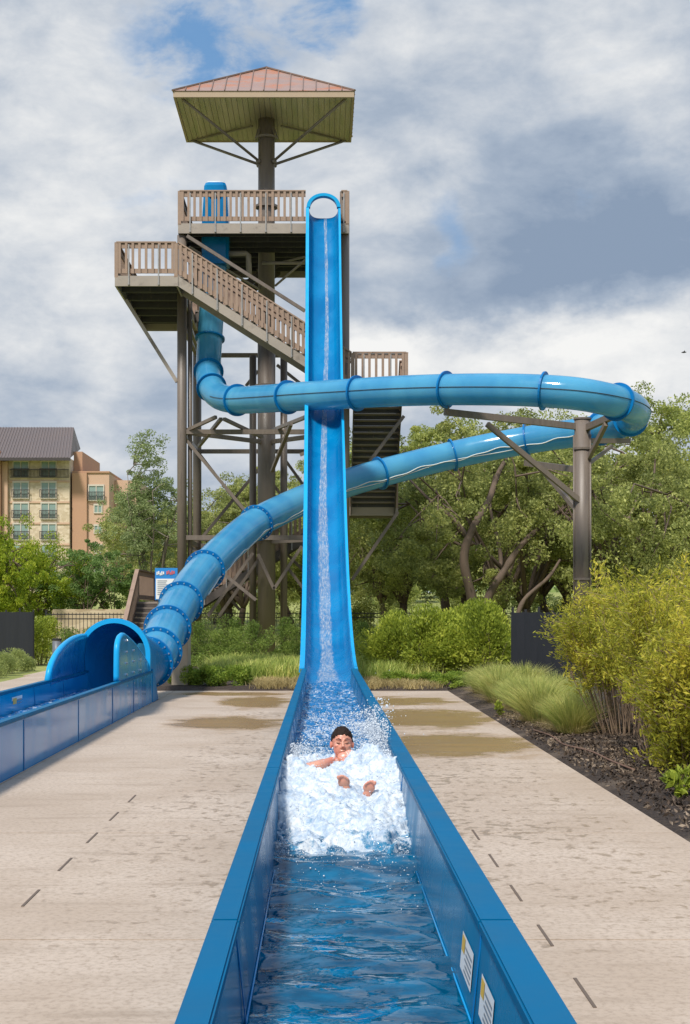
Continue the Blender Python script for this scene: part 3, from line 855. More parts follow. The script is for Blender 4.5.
se.build('standing_seam', mat('brown_seam', (.2, .13, .10), .5, .2), roof)
fb = MB().box(rx0, rx1, ry0, ry0+.08, rz, rz+.21); fb.box(rx0, rx1, ry1-.08, ry1, rz, rz+.21)
fb.box(rx0, rx0+.08, ry0+.082, ry1-.082, rz, rz+.21); fb.box(rx1-.08, rx1, ry0+.082, ry1-.082, rz, rz+.21)
fb.build('fascia_board', MT['fasciaboard'], roof)
m, nt, b = new_mat('greenish_soffit_panels')
co = nn(nt, 'ShaderNodeTexCoord').outputs['Object']
wvn = nn(nt, 'ShaderNodeTexNoise', noise_dimensions='1D'); 
sx = nn(nt, 'ShaderNodeSeparateXYZ'); nt.links.new(co, sx.inputs[0])
fl_ = math_(nt, 'FLOOR', math_(nt, 'MULTIPLY', sx.outputs[0], 5.0))
wn = nn(nt, 'ShaderNodeTexWhiteNoise', noise_dimensions='1D'); nt.links.new(fl_, wn.inputs['W'])
c = mixc(nt, wn.outputs['Value'], (.42, .35, .245), (.53, .45, .33))
c = mixc(nt, mapr(nt, noise(nt, scalev(nt, co, (4, .4, 1)), 1.2, 4), .4, .7), c, (.37, .345, .21))
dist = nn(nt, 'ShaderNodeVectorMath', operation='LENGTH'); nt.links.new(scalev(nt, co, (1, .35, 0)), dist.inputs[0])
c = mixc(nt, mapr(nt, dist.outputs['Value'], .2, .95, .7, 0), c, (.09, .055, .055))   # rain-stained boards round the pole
nt.links.new(c, b.inputs['Base Color']); b.inputs['Roughness'].default_value = .6
sof = MB()
n = 32
for k in range(n):
    x0 = rx0+.08+(rx1-rx0-.16)*k/n; x1 = rx0+.08+(rx1-rx0-.16)*(k+1)/n
    sof.box(x0+.008, x1-.008, ry0+.085, ry1-.085, rz+.03, rz+.05)
sof.box(rx0+.082, rx1-.082, ry0+.084, ry1-.084, rz+.053, rz+.07)
sof.build('soffit', m, roof)
for x, y in ((rx0+.3, ry0+.25), (rx1-.3, ry0+.25), (rx0+.25, ry1-.15), (rx1-.25, ry1-.15)):
    v = Vector((x-PX, y-PY, 0)).normalized()
    MB().tube([Vector((PX, PY, 18.15))+v*.3, (x, y, rz+.02)], .05, 8).build('roof_brace', MT['steel'], tw, smooth=True)
    MB().tube([Vector((PX, PY, 18.15))+v*.28, Vector((PX, PY, 18.15))+v*.42], .085, 8).build('brace_lug', MT['steel'], tw, smooth=True)
for x, y in ((rx0+.2, ry1-.15), (rx1-.2, ry1-.15)):
    MB().bar((x, y, rz+.015), (PX+(x-PX)*.18, PY+(y-PY)*.18, rz-.05), .07, .06).build('rafter', MT['steel'], tw)

# ------------------------------------------------------------------ tube support column
sc_ = thing('support_column', 'stout brown steel column with slanting arms carrying the loop of the blue tube slide', 'column', (7.6, 41.5, 0))
CX, CY = 7.6, 41.5
MB().tube([(CX, CY, -.1), (CX, CY, 7.35)], .235, 24).build('pole', MT['steel'], sc_, smooth=True)
MB().tube([(CX, CY, 7.35), (CX, CY, 7.4)], .26, 24).build('pole_cap', MT['steel'], sc_)
for dx, dy in ((-.25, -.02), (.2, -.18)):
    MB().tube([(CX+dx, CY+dy, 0), (CX+dx, CY+dy, 6.9)], .03, 8).build('conduit', MT['steel'], sc_, smooth=True)
for z_ in (6.5, 2.7): MB().tube([(CX, CY, z_-.03), (CX, CY, z_+.03)], .27, 24).build('collar', MT['steel'], sc_)
def arm(p, q, w=.15): MB().bar(p, q, w, w*1.2).build('arm', MT['steel'], sc_)
arm((CX-.15, CY, 7.15), at(445, 412, 40.0)); arm(at(446, 413.5, 40.0), at(447, 406, 40.0), .1)
arm((CX, CY-.1, 4.9), at(487, 424, 40.4), .12)
arm((CX+.1, CY-.1, 7.1), at(624, 411, 39.0)); arm((CX+.15, CY-.1, 6.2), at(606, 424, 40), .11)
arm((CX-.1, CY+.1, 5.9), at(526, 463, 44.6)); arm((CX, CY+.1, 4.55), at(541, 468, 44), .11)
arm((CX+.1, CY+.1, 6.75), at(629, 441, 42.8), .12); arm((CX+.1, CY+.05, 6.0), at(612, 446, 42.8), .08)
# pedestal under the bottom of the tube
pd = tag(MB().box(-3.42, -3.05, 32.3, 33.1, -.1, 1.55).build('concrete_pedestal', MT['concretepost'], bevel=.02), 'pale concrete pedestal holding up the lowest bends of the tube slide', 'pedestal')

# rules sign
sg = thing('rules_sign', 'white rules board with a bright blue header beside the tower steps', 'sign', (-5.0, 45.0, 0))
sx0, sx1, sz0, sz1 = (155-VX)*45/F, (177.5-VX)*45/F, H+(612-600)*45/F, H+(612-568)*45/F
pn = MB().box(sx0, sx1, 45, 45.04, sz0, sz1).build('panel', MT['signblue'], sg)
MB().box(sx0+.03, sx1-.03, 44.99, 44.998, sz0+.03, sz1-.34).build('rules_sheet', MT['white'], sg)
for x in (sx0+.1, sx1-.1): MB().box(x-.03, x+.03, 45.045, 45.1, -.1, sz1-.1).build('post', MT['steel'], sg)
t_ = MB(); r_ = MB(); k = 0
z = sz1-.42
while z > sz0+.1:
    wd = .5*(sx1-sx0)*(.7+.9*random.random()*.5)
    t_.box(sx0+.08, sx0+.08+wd, 44.984, 44.989, z, z+.026); z -= .062
for (ff, mm, z0_, x0_) in ((.0, 'white', sz1-.22, sx0+.05), (.5, 'signred', sz1-.20, sx0+.36)):
    q_ = MB(); x = x0_
    for i in range(5):
        w_ = .035+.015*random.random(); q_.box(x, x+w_, 44.984, 44.998, z0_+.02*math.sin(i*2.), z0_+.10+.03*math.sin(i*2.3)); x += w_+.012
    q_.build('lettering', MT[mm], sg)
t_.build('lettering', MT['signtext'], sg)

# ------------------------------------------------------------------ vegetation
def fast_mesh(name, V, quads, m):
    me = bpy.data.meshes.new(name)
    V = np.asarray(V, np.float32); quads = np.asarray(quads, np.int32)
    me.vertices.add(len(V)); me.vertices.foreach_set('co', V.ravel())
    me.loops.add(quads.size); me.loops.foreach_set('vertex_index', quads.ravel())
    me.polygons.add(len(quads)); me.polygons.foreach_set('loop_start', np.arange(0, quads.size, quads.shape[1], dtype=np.int32))
    me.materials.append(m); me.update(calc_edges=True); me.validate()
    return me

def leaf_mesh(name, C, size, m, aspect=.5, upbias=.35, outward=None, r=rng):
    """one rhombic leaf at each point of C (n x 3)"""
    C = np.asarray(C); n = len(C)
    L = r.normal(size=(n, 3)); L /= np.linalg.norm(L, axis=1)[:, None]
    if outward is not None: L = L*.8+outward*.9; L /= np.linalg.norm(L, axis=1)[:, None]
    W = r.normal(size=(n, 3)); W[:, 2] *= (1-upbias)
    W = np.cross(L, W); W /= np.linalg.norm(W, axis=1)[:, None]+1e-9
    s = size*(.6+.8*r.random(n))[:, None]
    V = np.empty((n, 4, 3)); V[:, 0] = C-L*s*.5; V[:, 2] = C+L*s*.5
    V[:, 1] = C+W*s*aspect*.5; V[:, 3] = C-W*s*aspect*.5
    Q = np.arange(n*4).reshape(n, 4)
    return fast_mesh(name, V.reshape(-1, 3), Q, m)

def clump_points(cs, rads, per, flat=.75, r=rng):
    out = []
    for c, ra in zip(cs, rads):
        d = r.normal(size=(per, 3)); d /= np.linalg.norm(d, axis=1)[:, None]
        rr = ra*(.35+.65*r.random(per)**.6)[:, None]
        p = d*rr; p[:, 2] *= flat
        out.append(np.array(c)+p)
    return np.concatenate(out)

class Tree:
    """prototype: trunk mesh and crown mesh with the base at the origin"""
    def __init__(s, name, height, crad, cbase, nclump, crumb, per, leaf, lm, bark=None, trunk_r=.25, nl=6, lean=0., multi=1, shape=1., seed=1, hollow=.45, aspect=.5, twig=.03, flat=.7, sub=4, hero=None):
        r = np.random.default_rng(seed); rd = random.Random(seed)
        cz = (cbase+height)/2; hz = (height-cbase)/2
        cen = []
        while len(cen) < nclump:
            d = r.normal(size=3); d /= np.linalg.norm(d)
            rad = hollow+(1-hollow)*r.random()**.7
            p = d*rad
            zz = p[2]; wid = 1. if shape >= 1 else (1-max(zz, -.6)*(1-shape))*(1 if zz > -.6 else .8)
            w_ = 1+.22*math.sin(3*math.atan2(d[1], d[0])+seed)+.12*math.sin(5*math.atan2(d[1], d[0])+2*seed)
            cen.append((p[0]*crad*wid*w_, p[1]*crad*wid*w_, cz+p[2]*hz*(1+.12*math.sin(4*d[0]+seed))))
        cen = np.array(cen)
        mb = MB()
        limbs = []
        for t in range(multi):
            a0 = 2*PI*t/multi+rd.random()
            base = Vector((.35*math.cos(a0)*(multi > 1), .35*math.sin(a0)*(multi > 1), -.25))
            fork = Vector((base.x*2.2+lean*cbase*.6+rd.uniform(-.2, .2), base.y*2.2+rd.uniform(-.2, .2), cbase*.85))
            mid = base.lerp(fork, .5)+Vector((rd.uniform(-.12, .12), rd.uniform(-.12, .12), 0))*cbase*.5
            tp_ = catmull([base, mid, fork], 5)
            mb.tube(tp_, [trunk_r*(1.25-.5*i/(len(tp_)-1))/(multi**.4) for i in range(len(tp_))], 9)
            for k in range(nl):
                a = 2*PI*(k+rd.random()*.6)/nl+a0
                el = rd.uniform(.25, 1.15)
                e = Vector((math.cos(a)*crad*.72*math.cos(el), math.sin(a)*crad*.72*math.cos(el), cz+hz*.75*math.sin(el)-.15*hz))
                m1 = fork.lerp(e, .35)+Vector((rd.uniform(-.4, .4), rd.uniform(-.4, .4), rd.uniform(0, .5)))*crad*.12
                m2 = fork.lerp(e, .7)+Vector((rd.uniform(-.4, .4), rd.uniform(-.4, .4), rd.uniform(-.3, .4)))*crad*.14
                lp = catmull([fork, m1, m2, e], 4)
                mb.tube(lp, [trunk_r*(.55-.45*i/(len(lp)-1))/(multi**.4) for i in range(len(lp))], 6)
                limbs += lp[2:]
        LA = np.array([tuple(p) for p in limbs])
        subs = []
        for c in cen:
            j = int(np.argmin(((LA-c)**2).sum(1))); a = Vector(LA[j]); b_ = Vector(c)
            mm = a.lerp(b_, .5)+Vector((rd.uniform(-1, 1), rd.uniform(-1, 1), rd.uniform(-.5, 1)))*.12*(b_-a).length
            mb.tube([a, mm, b_], [twig*1.5, twig, twig*.4], 4, caps=False)
        # every clump is broken into small sprays
        sc, sr = [], []
        for c in cen:
            R_ = crumb*(.6+.8*r.random())
            for q in range(sub):
                d = r.normal(size=3)*R_*.62; d[2] *= flat
                sc.append(c+d); sr.append(R_*(.35+.4*r.random()))
        P = clump_points(sc, sr, per, flat, r)
        for hp_, hr_ in (hero or ()):
            hp_ = catmull([Vector(q) for q in hp_], 5); k_ = len(hp_)
            mb.tube(hp_, [float(np.interp(i/(k_-1), (0, 1), hr_))*(1+.22*mnoise.noise((i*.9, hp_[0].x, 0))) for i in range(k_)], 9)
            HP = np.array([tuple(q) for q in hp_])
            hx_ = np.interp(P[:, 2], HP[:, 2], HP[:, 0]); hy_ = np.interp(P[:, 2], HP[:, 2], HP[:, 1])
            cull = (abs(P[:, 0]-hx_) < .42+.12*np.sin(P[:, 2]*4)) & (P[:, 1] < hy_+.3) & (P[:, 2] < HP[:, 2].max()+.1) & (r.random(len(P)) < .9)
            P = P[~cull]
        s.crown = leaf_mesh(name+'_crown', P, leaf, lm, aspect, r=r)
        me = bpy.data.meshes.new(name+'_trunk'); me.from_pydata(mb.v, [], mb.f); me.materials.append(bark or MT['bark'])
        me.polygons.foreach_set('use_smooth', [True]*len(me.polygons)); me.update()
        s.trunk = me; s.name = name
    def place(s, x, y, label, cat='tree', rot=0., scale=(1, 1, 1), group=None, z=None):
        z = terrain_z(x, y) if z is None else z
        o = thing(s.name, label, cat, (x, y, z), group)
        o.rotation_euler = (0, 0, rot); o.scale = scale
        for nm, me in (('trunk', s.trunk), ('crown', s.crown)):
            c = bpy.data.objects.new(nm, me); COL.objects.link(c); c.parent = o
        return o

LM = {}
LM['oak'] = leaf_mat('live_oak_leaves', (0.097, 0.121, 0.033), (0.276, 0.310, 0.089), (0.648, 0.652, 0.223))
LM['oaklight'] = leaf_mat('pale_oak_leaves', (0.115, 0.155, 0.033), (0.309, 0.357, 0.085), (0.661, 0.672, 0.216))  # slightly lighter leaf tone than the other oaks
LM['young'] = leaf_mat('young_tree_leaves', (0.073, 0.137, 0.034), (0.177, 0.293, 0.075), (0.395, 0.527, 0.186))
LM['slim'] = leaf_mat('pale_young_leaves', (0.110, 0.154, 0.055), (0.264, 0.330, 0.121), (0.495, 0.550, 0.264))
LM['yellow'] = leaf_mat('yellow_green_leaves', (0.096, 0.165, 0.013), (0.272, 0.375, 0.026), (0.576, 0.600, 0.065))
LM['bright'] = leaf_mat('lime_shrub_leaves', (.11, .16, .018), (.33, .40, .045), (.68, .70, .11))
LM['hedge'] = leaf_mat('hedge_leaves', (0.062, 0.108, 0.021), (0.187, 0.273, 0.051), (0.458, 0.546, 0.127))
LM['myrtle'] = leaf_mat('golden_green_willowy_leaves', (.15, .18, .02), (.42, .42, .045), (.78, .66, .09))
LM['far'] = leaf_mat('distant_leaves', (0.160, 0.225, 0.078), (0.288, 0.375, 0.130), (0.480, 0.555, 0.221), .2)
LM['cover'] = leaf_mat('ground_cover_leaves', (0.080, 0.150, 0.019), (0.224, 0.330, 0.039), (0.480, 0.540, 0.091))
LM['sage'] = leaf_mat('pale_sage_leaves', (0.144, 0.195, 0.058), (0.320, 0.375, 0.117), (0.576, 0.600, 0.221))
LM['grass'] = leaf_mat('tall_green_grass', (0.162, 0.253, 0.042), (0.385, 0.470, 0.099), (0.769, 0.724, 0.230), .3)
LM['muhly'] = leaf_mat('straw_grass', (0.164, 0.242, 0.048), (0.430, 0.472, 0.121), (0.800, 0.702, 0.266), .3)
LM['dry'] = leaf_mat('dry_grass', (0.256, 0.195, 0.078), (0.464, 0.360, 0.156), (0.672, 0.540, 0.260), .3)

def X_H(px, d): return (px-VX)*d/F
oakA = Tree('live_oak', 9.6, 6.0, 2.3, 105, .85, 190, .125, LM['oak'], trunk_r=.36, nl=8, multi=3, seed=3, sub=5, lean=.25)
oakB = Tree('live_oak', 10.4, 6.4, 2.5, 112, .88, 190, .125, LM['oaklight'], trunk_r=.34, nl=8, multi=2, seed=11, sub=5, lean=-.3)
HB = Vector((X_H(512, 58), 58, terrain_z(X_H(512, 58), 58)))
def hpath(*pts): return [tuple(at(px, py, d)-HB) for px, py, d in pts]
oakH = Tree('live_oak', 9.2, 6.2, 2.0, 118, .85, 190, .125, LM['oak'], trunk_r=.30, nl=8, multi=2, seed=41, sub=5, hero=[
    (hpath((473, 625, 54.5), (472, 600, 54.5), (464, 560, 54.3), (472, 530, 54.5), (489, 500, 55), (500, 470, 56), (520, 440, 57)), (.22, .08)),
    (hpath((482, 625, 54.8), (489, 596, 54.6), (503, 573, 54.6), (521, 546, 54.9), (548, 520, 55.5), (575, 500, 56)), (.19, .07)),
    (hpath((472, 545, 54.4), (455, 520, 54.8), (430, 500, 55.5), (410, 480, 56.5)), (.1, .04)),
    (hpath((515, 626, 54), (524, 600, 54), (548, 578, 54.4), (560, 560, 55)), (.1, .05)),
    (hpath((594, 628, 54), (597, 592, 54), (607, 553, 54.3), (628, 520, 55), (640, 490, 56)), (.13, .04))])
oakC = Tree('live_oak', 7.6, 5.0, 1.9, 80, .82, 180, .12, LM['oak'], trunk_r=.30, nl=7, multi=3, seed=23, sub=5, lean=.2)
G_OAK = 'live oaks behind the slide'
def X_(px, d): return (px-VX)*d/F
oakB.place(X_(465, 66), 66, 'pale-leaved spreading oak whose crown shows just right of the tower stairs, under the tube', rot=.4, group=G_OAK, scale=(1, 1, 1.0))
oakH.place(HB.x, HB.y, 'spreading oak with several bare twisted trunks behind the lime shrubs and black screen', group=G_OAK)
oakA.place(X_(560, 69), 69, 'dark oak filling the gap behind the bare twisted trunks', rot=2.2, group=G_OAK, scale=(1, 1, 1.05))
oakB.place(X_(690, 63), 63, 'broad pale-leaved oak rising above the tube at the right edge of the photo', rot=3.9, group=G_OAK, scale=(1, 1, 1.06))
oakC.place(X_(628, 55), 55, 'lower dark oak directly behind the tube support column', rot=1.0, group=G_OAK, scale=(1, 1, 1.1))
oakC.place(X_(395, 70), 70, 'small dark oak with a bent trunk seen just right of the drop slide', rot=4.4, group=G_OAK, scale=(.9, .9, 1.1))
oakA.place(X_(232, 72), 72, 'dark oak seen through the steel legs at the left of the tower pole', rot=5.3, group=G_OAK, scale=(.85, .85, .80))
oakC.place(X_(300, 76), 76, 'oak with low crooked limbs seen between the tower pole and the drop slide', rot=2.9, group=G_OAK, scale=(1, 1, 1.22))
oakC.place(X_(170, 80), 80, 'round grey-green oak behind the slender tree, left of the tower legs', rot=.9, group=G_OAK, scale=(1., 1., .98))
slim = Tree('slender_tree', 10.3, 2.2, 1.3, 100, .5, 75, .10, LM['slim'], bark=MT['palebark'], trunk_r=.12, nl=9, shape=.18, seed=5, hollow=.15, sub=4, twig=.018)
slim.place(X_(147, 64), 64, 'slender young tree with an airy pointed crown between the hotel and the tower')
small = Tree('small_tree', 4.5, 1.9, 1.2, 60, .45, 110, .09, LM['young'], bark=MT['bark'], trunk_r=.08, nl=7, multi=3, seed=8, hollow=.2, sub=4, twig=.015)
small.place(X_(93, 62), 62, 'small multi-stemmed tree with thin dark trunks in front of the orange hotel wing')
bushy = Tree('bushy_tree', 4.6, 2.9, .7, 100, .6, 130, .10, LM['yellow'], trunk_r=.12, nl=7, multi=2, seed=14, hollow=.3, sub=4)
bushy.place(X_(20, 62), 62, 'dense yellow-green bushy tree in front of the stone-faced hotel wing')
bushy.place(X_(-22, 57), 57, 'taller yellow-green tree cut by the left edge of the photo', rot=2., scale=(.8, .8, 1.25))
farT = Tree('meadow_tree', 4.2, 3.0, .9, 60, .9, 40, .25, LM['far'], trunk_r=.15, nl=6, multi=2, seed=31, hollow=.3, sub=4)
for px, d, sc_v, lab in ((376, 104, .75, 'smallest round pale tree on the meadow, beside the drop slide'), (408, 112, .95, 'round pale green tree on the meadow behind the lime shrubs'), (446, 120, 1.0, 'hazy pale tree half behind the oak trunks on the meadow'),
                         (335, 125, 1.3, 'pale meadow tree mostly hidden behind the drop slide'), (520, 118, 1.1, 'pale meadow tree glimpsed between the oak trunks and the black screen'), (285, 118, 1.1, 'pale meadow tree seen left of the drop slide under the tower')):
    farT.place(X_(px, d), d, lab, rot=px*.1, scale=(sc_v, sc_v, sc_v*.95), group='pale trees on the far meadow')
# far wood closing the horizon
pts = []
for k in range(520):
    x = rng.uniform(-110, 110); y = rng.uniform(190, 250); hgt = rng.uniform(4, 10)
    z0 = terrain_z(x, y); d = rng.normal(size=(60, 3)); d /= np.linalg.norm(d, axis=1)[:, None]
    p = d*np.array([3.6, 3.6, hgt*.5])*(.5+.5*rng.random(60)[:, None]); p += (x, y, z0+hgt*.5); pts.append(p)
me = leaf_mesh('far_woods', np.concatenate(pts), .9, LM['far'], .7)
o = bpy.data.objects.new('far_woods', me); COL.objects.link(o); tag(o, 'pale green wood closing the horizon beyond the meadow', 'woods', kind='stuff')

# --- shrubs: stems + foliage, base at origin
class Shrub:
    def __init__(s, name, w, d, h, n, leaf, lm, seed=1, zmin=.1, stems=14, stem_r=.012, aspect=.45, lobes=16, sm=None, upright=.0):
        r = np.random.default_rng(seed); rd = random.Random(seed)
        cs, rs = [], []
        for k in range(lobes):
            a = rd.random()*2*PI; q = math.sqrt(rd.random())*.75; zz = rd.random()
            cs.append((math.cos(a)*q*w/2, math.sin(a)*q*d/2, zmin*h+(h*(1-zmin))*(.15+.72*zz)*(1-.35*q*q))); rs.append(rd.uniform(.17, .30)*min(w, d, h*1.2))
        P = clump_points(cs, rs, n//lobes, .9, r)
        P = P[P[:, 2] > .02]
        cen = np.array([0, 0, h*.35]); O = P-cen; O /= np.linalg.norm(O, axis=1)[:, None]; O[:, 2] += upright
        s.crown = leaf_mesh(name+'_foliage', P, leaf, lm, aspect, outward=O, r=r)
        mb = MB()
        for k in range(stems):
            c = cs[rd.randrange(lobes)]
            b0 = Vector((c[0]*.25+rd.uniform(-.1, .1), c[1]*.25+rd.uniform(-.1, .1), -.1)); e = Vector(c)+Vector((0, 0, rs[0]*.3))
            m_ = b0.lerp(e, .5)+Vector((rd.uniform(-.1, .1), rd.uniform(-.1, .1), 0))
            mb.tube([b0, m_, e], [stem_r*1.4, stem_r, stem_r*.5], 5, caps=False)
        me = bpy.data.meshes.new(name+'_stems'); me.from_pydata(mb.v, [], mb.f); me.materials.append(sm or MT['bark']); me.update()
        s.stems = me; s.name = name
    def place(s, x, y, label, rot=0., scale=(1, 1, 1), group=None, cat='shrub', z=None):
        o = thing(s.name, label, cat, (x, y, (terrain_z(x, y) if z is None else z)), group)
        o.rotation_euler = (0, 0, rot); o.scale = scale
        for nm, me in (('stems', s.stems), ('foliage', s.crown)):
            c = bpy.data.objects.new(nm, me); COL.objects.link(c); c.parent = o
        return o
un = Shrub('understory_bush', 4.2, 2.6, 2.6, 9000, .12, LM['oaklight'], 51, zmin=0, lobes=26)
for px, d, lab in ((345, 74, 'loose green bush on the meadow edge directly behind the drop slide'), (398, 84, 'loose green bush between the pale meadow trees and the oak trunks'), (460, 80, 'loose green bush behind the bare twisted trunks'), (540, 76, 'loose green bush behind the black screen, under the oaks'),
                   (600, 72, 'loose green bush behind the foot of the support column'), (660, 70, 'loose green bush under the oaks at the right edge'), (215, 84, 'loose green bush under the left oaks, seen through the tower legs'), (280, 86, 'loose green bush right of the tower pole, under the oaks'), (150, 78, 'loose green bush behind the slender tree')):
    un.place(X_(px, d), d, lab, px, (1, 1, .8+.3*math.sin(px)**2), 'bushes under the oaks')
lime = Shrub('lime_shrub', 2.0, 1.7, 1.95, 13000, .08, LM['bright'], 3, zmin=.0, lobes=26, upright=.5)
G = 'lime green shrubs by the black screen'
lime.place(X_(397, 36.5), 36.5, 'lime green shrub nearest the drop slide, darker and shorter than its neighbours', 0, (1, 1, .92), G, z=.03)
lime.place(X_(437, 35.6), 35.6, 'bushy lime green shrub in the middle, its sprays touching shrubs on both sides', 1.3, (1.2, 1, 1.0), G, z=.03)
lime.place(X_(482, 34.8), 34.8, 'brightest lime green shrub, standing against the black screen panels', 2.9, (1.2, 1, 1.06), G, z=.03)
lime.place(X_(462, 37.6), 37.6, 'lime green shrub standing behind the gap between the brightest shrub and its neighbour', 4.1, (1.1, 1, 1.05), G, z=.03)
# hedge shrubs behind the grasses, in front of the black fence
hs = Shrub('hedge_shrub', 1.9, 1.2, 1.6, 9000, .055, LM['hedge'], 5, zmin=.0, lobes=22)
for k, (px, d, lab) in enumerate(((200, 44, 'dark green shrub just right of the tube slide, below the tower stairs'), (232, 44.6, 'dark green shrub left of the tower pole behind the tall grass'), (253, 43.8, 'small-leaved green shrub touching the foot of the tower pole'),
                       (289, 44.5, 'dark green shrub between the tower pole and the drop slide'), (362, 43.5, 'dark green shrub just right of the drop slide behind the grass'))):
    hs.place(X_(px, d), d, lab, k*1.7, (1, 1, .95+.1*(k % 2)), 'dark shrubs behind the tall grass', z=.0)
# left: bright clipped hedge, pale low hedge
ch = Shrub('clipped_hedge', 1.5, 1.6, 1.95, 11000, .06, LM['bright'], 9, zmin=0, lobes=34)
ch.place(X_(38, 47.5), 47.5, 'tall bright green hedge at the end of the black screen on the left', 0, (1, 1, 1), cat='hedge')
ch.place(X_(5, 49), 49, 'bright green hedge showing above the black screen at the far left', 1., (1.3, 1, 1.06), cat='hedge')
lh = Shrub('low_hedge_shrub', 1.3, 1.3, .78, 6000, .045, LM['sage'], 12, zmin=0, lobes=22, stem_r=.006, upright=.8)
for k, (x, y, lab) in enumerate(((-8.95, 35.2, 'pale sage low shrub at the very left edge beside the path'), (-8.95, 36.6, 'pale sage low shrub second along the left path edge'), (-8.97, 38.0, 'pale sage low shrub midway along the left path'),
                                 (-9.0, 39.5, 'pale sage low shrub in front of the end of the left screen'), (-9.1, 41.0, 'pale sage low shrub last but one before the grey bollard'), (-9.15, 42.5, 'pale sage low shrub nearest the grey bollard'))):
    lh.place(x, y, lab, k*1.1, (1, 1, .95+.08*math.sin(k*2)), 'pale low shrubs along the left path')
# bed shrubs near the fence at left of the hood
bs = Shrub('fence_shrub', 1.5, 1.1, 1.35, 5000, .055, LM['hedge'], 15, zmin=0, lobes=16)
for px, d, lab in ((70, 46.5, 'loose shrub against the black fence, left of the hooded exit'), (92, 47, 'loose shrub against the black fence directly above the hooded exit'), (113, 47.5, 'loose shrub beside the foot of the wooden steps')):
    bs.place(X_(px, d), d, lab, px, group='shrubs along the black fence')
# willowy myrtles over the mulch at right
class Myrtle:
    def __init__(s, name, seed, h=2.3, w=1.0, nst=70, low=.34):
        r = np.random.default_rng(seed); rd = random.Random(seed)
        mb = MB(); P = []; O = []
        for k in range(nst):
            a = rd.random()*2*PI; q = math.sqrt(rd.random())
            b0 = Vector((math.cos(a)*q*.38, math.sin(a)*q*.38, -.08))
            hh = h*(1-.28*q*q)*rd.uniform(.72, 1.05)
            e = Vector((math.cos(a)*q*w, math.sin(a)*q*w, hh)); m_ = b0.lerp(e, .5)+Vector((rd.uniform(-.12, .12), rd.uniform(-.12, .12), rd.uniform(0, .12)))
            pts_ = catmull([b0, m_, e], 6)
            mb.tube(pts_, [(.0085)*(1.1-.9*i/(len(pts_)-1)) for i in range(len(pts_))], 4, caps=False)
            for sd_ in range(9):          # side twigs with leaf sprays
                t = rd.uniform(low, 1.0)
                i = min(int(t*(len(pts_)-1)), len(pts_)-2); c = pts_[i].lerp(pts_[i+1], t*(len(pts_)-1)-i)
                dv = Vector((math.cos(a)*.5+rd.uniform(-1, 1), math.sin(a)*.5+rd.uniform(-1, 1), rd.uniform(.1, 1.2))).normalized()
                ln = rd.uniform(.15, .42)
                mb.tube([c, c+dv*ln], [.004, .002], 3, caps=False)
                if t < .5 and low > .3 and rd.random() < .55: continue
                nlv = 44
                f = r.random(nlv)
                pp_ = np.array(c)+np.outer(f, np.array(dv)*ln)+r.normal(size=(nlv, 3))*.045
                P.append(pp_); O.append(np.tile(np.array(dv), (nlv, 1)))
        P = np.concatenate(P); O = np.concatenate(O)
        s.crown = leaf_mesh(name+'_foliage', P, .062, LM['myrtle'], .28, outward=O*1.0, r=r)
        me = bpy.data.meshes.new(name+'_stems'); me.from_pydata(mb.v, [], mb.f); me.materials.append(MT['stem']); me.update()
        s.stems = me; s.name = name
    place = Shrub.place
mA, mB = Myrtle('willowy_shrub', 4), Myrtle('willowy_shrub', 19, 2.2, .95)
G = 'golden green willowy shrubs along the mulch bed'
mA.place(4.45, 15.0, 'nearest golden green willowy shrub, cut by the right edge of the photo', .3, (1, 1, .98), G, z=.03)
mB.place(4.3, 17.3, 'golden green willowy shrub second from the front of the row', 2.1, (1.05, 1.05, 1.08), G, z=.03)
mA.place(4.25, 19.8, 'golden green willowy shrub in the middle of the row with many bare tan stems', 3.7, (1, 1, 1.0), G, z=.03)
mB.place(4.95, 22.4, 'golden green willowy shrub farthest along the mulch, beside the ornamental grass', 5.0, (.95, .95, .98), G, z=.03)
mB.place(6.3, 19.5, 'golden green willowy shrub standing behind the front row by the right edge', .9, (1.1, 1.1, 1.15), G, z=.03)
mA.place(6.4, 23.5, 'golden green willowy shrub at the back, below the support column', 2.9, (1, 1, 1.1), G, z=.03)
mC = Myrtle('willowy_shrub', 33, 1.55, .7, 55, .08)
mC.place(4.0, 15.1, 'leafy low golden green shrub in front of the nearest willowy one, covered to the ground', .7, (1, 1, 1), G, z=.03)
wd = Shrub('young_weed', .35, .35, .28, 160, .1, LM['bright'], 44, zmin=0, lobes=5, stems=5, stem_r=.004)
wd.place(3.28, 13.0, 'small bright green weed sprouting from the mulch near the right edge', cat='weed', z=.03)
wd.place(2.98, 23.6, 'tiny bright green weed at the deck edge beside the ornamental grass', 1.2, (.8, .8, .8), cat='weed', z=.03)

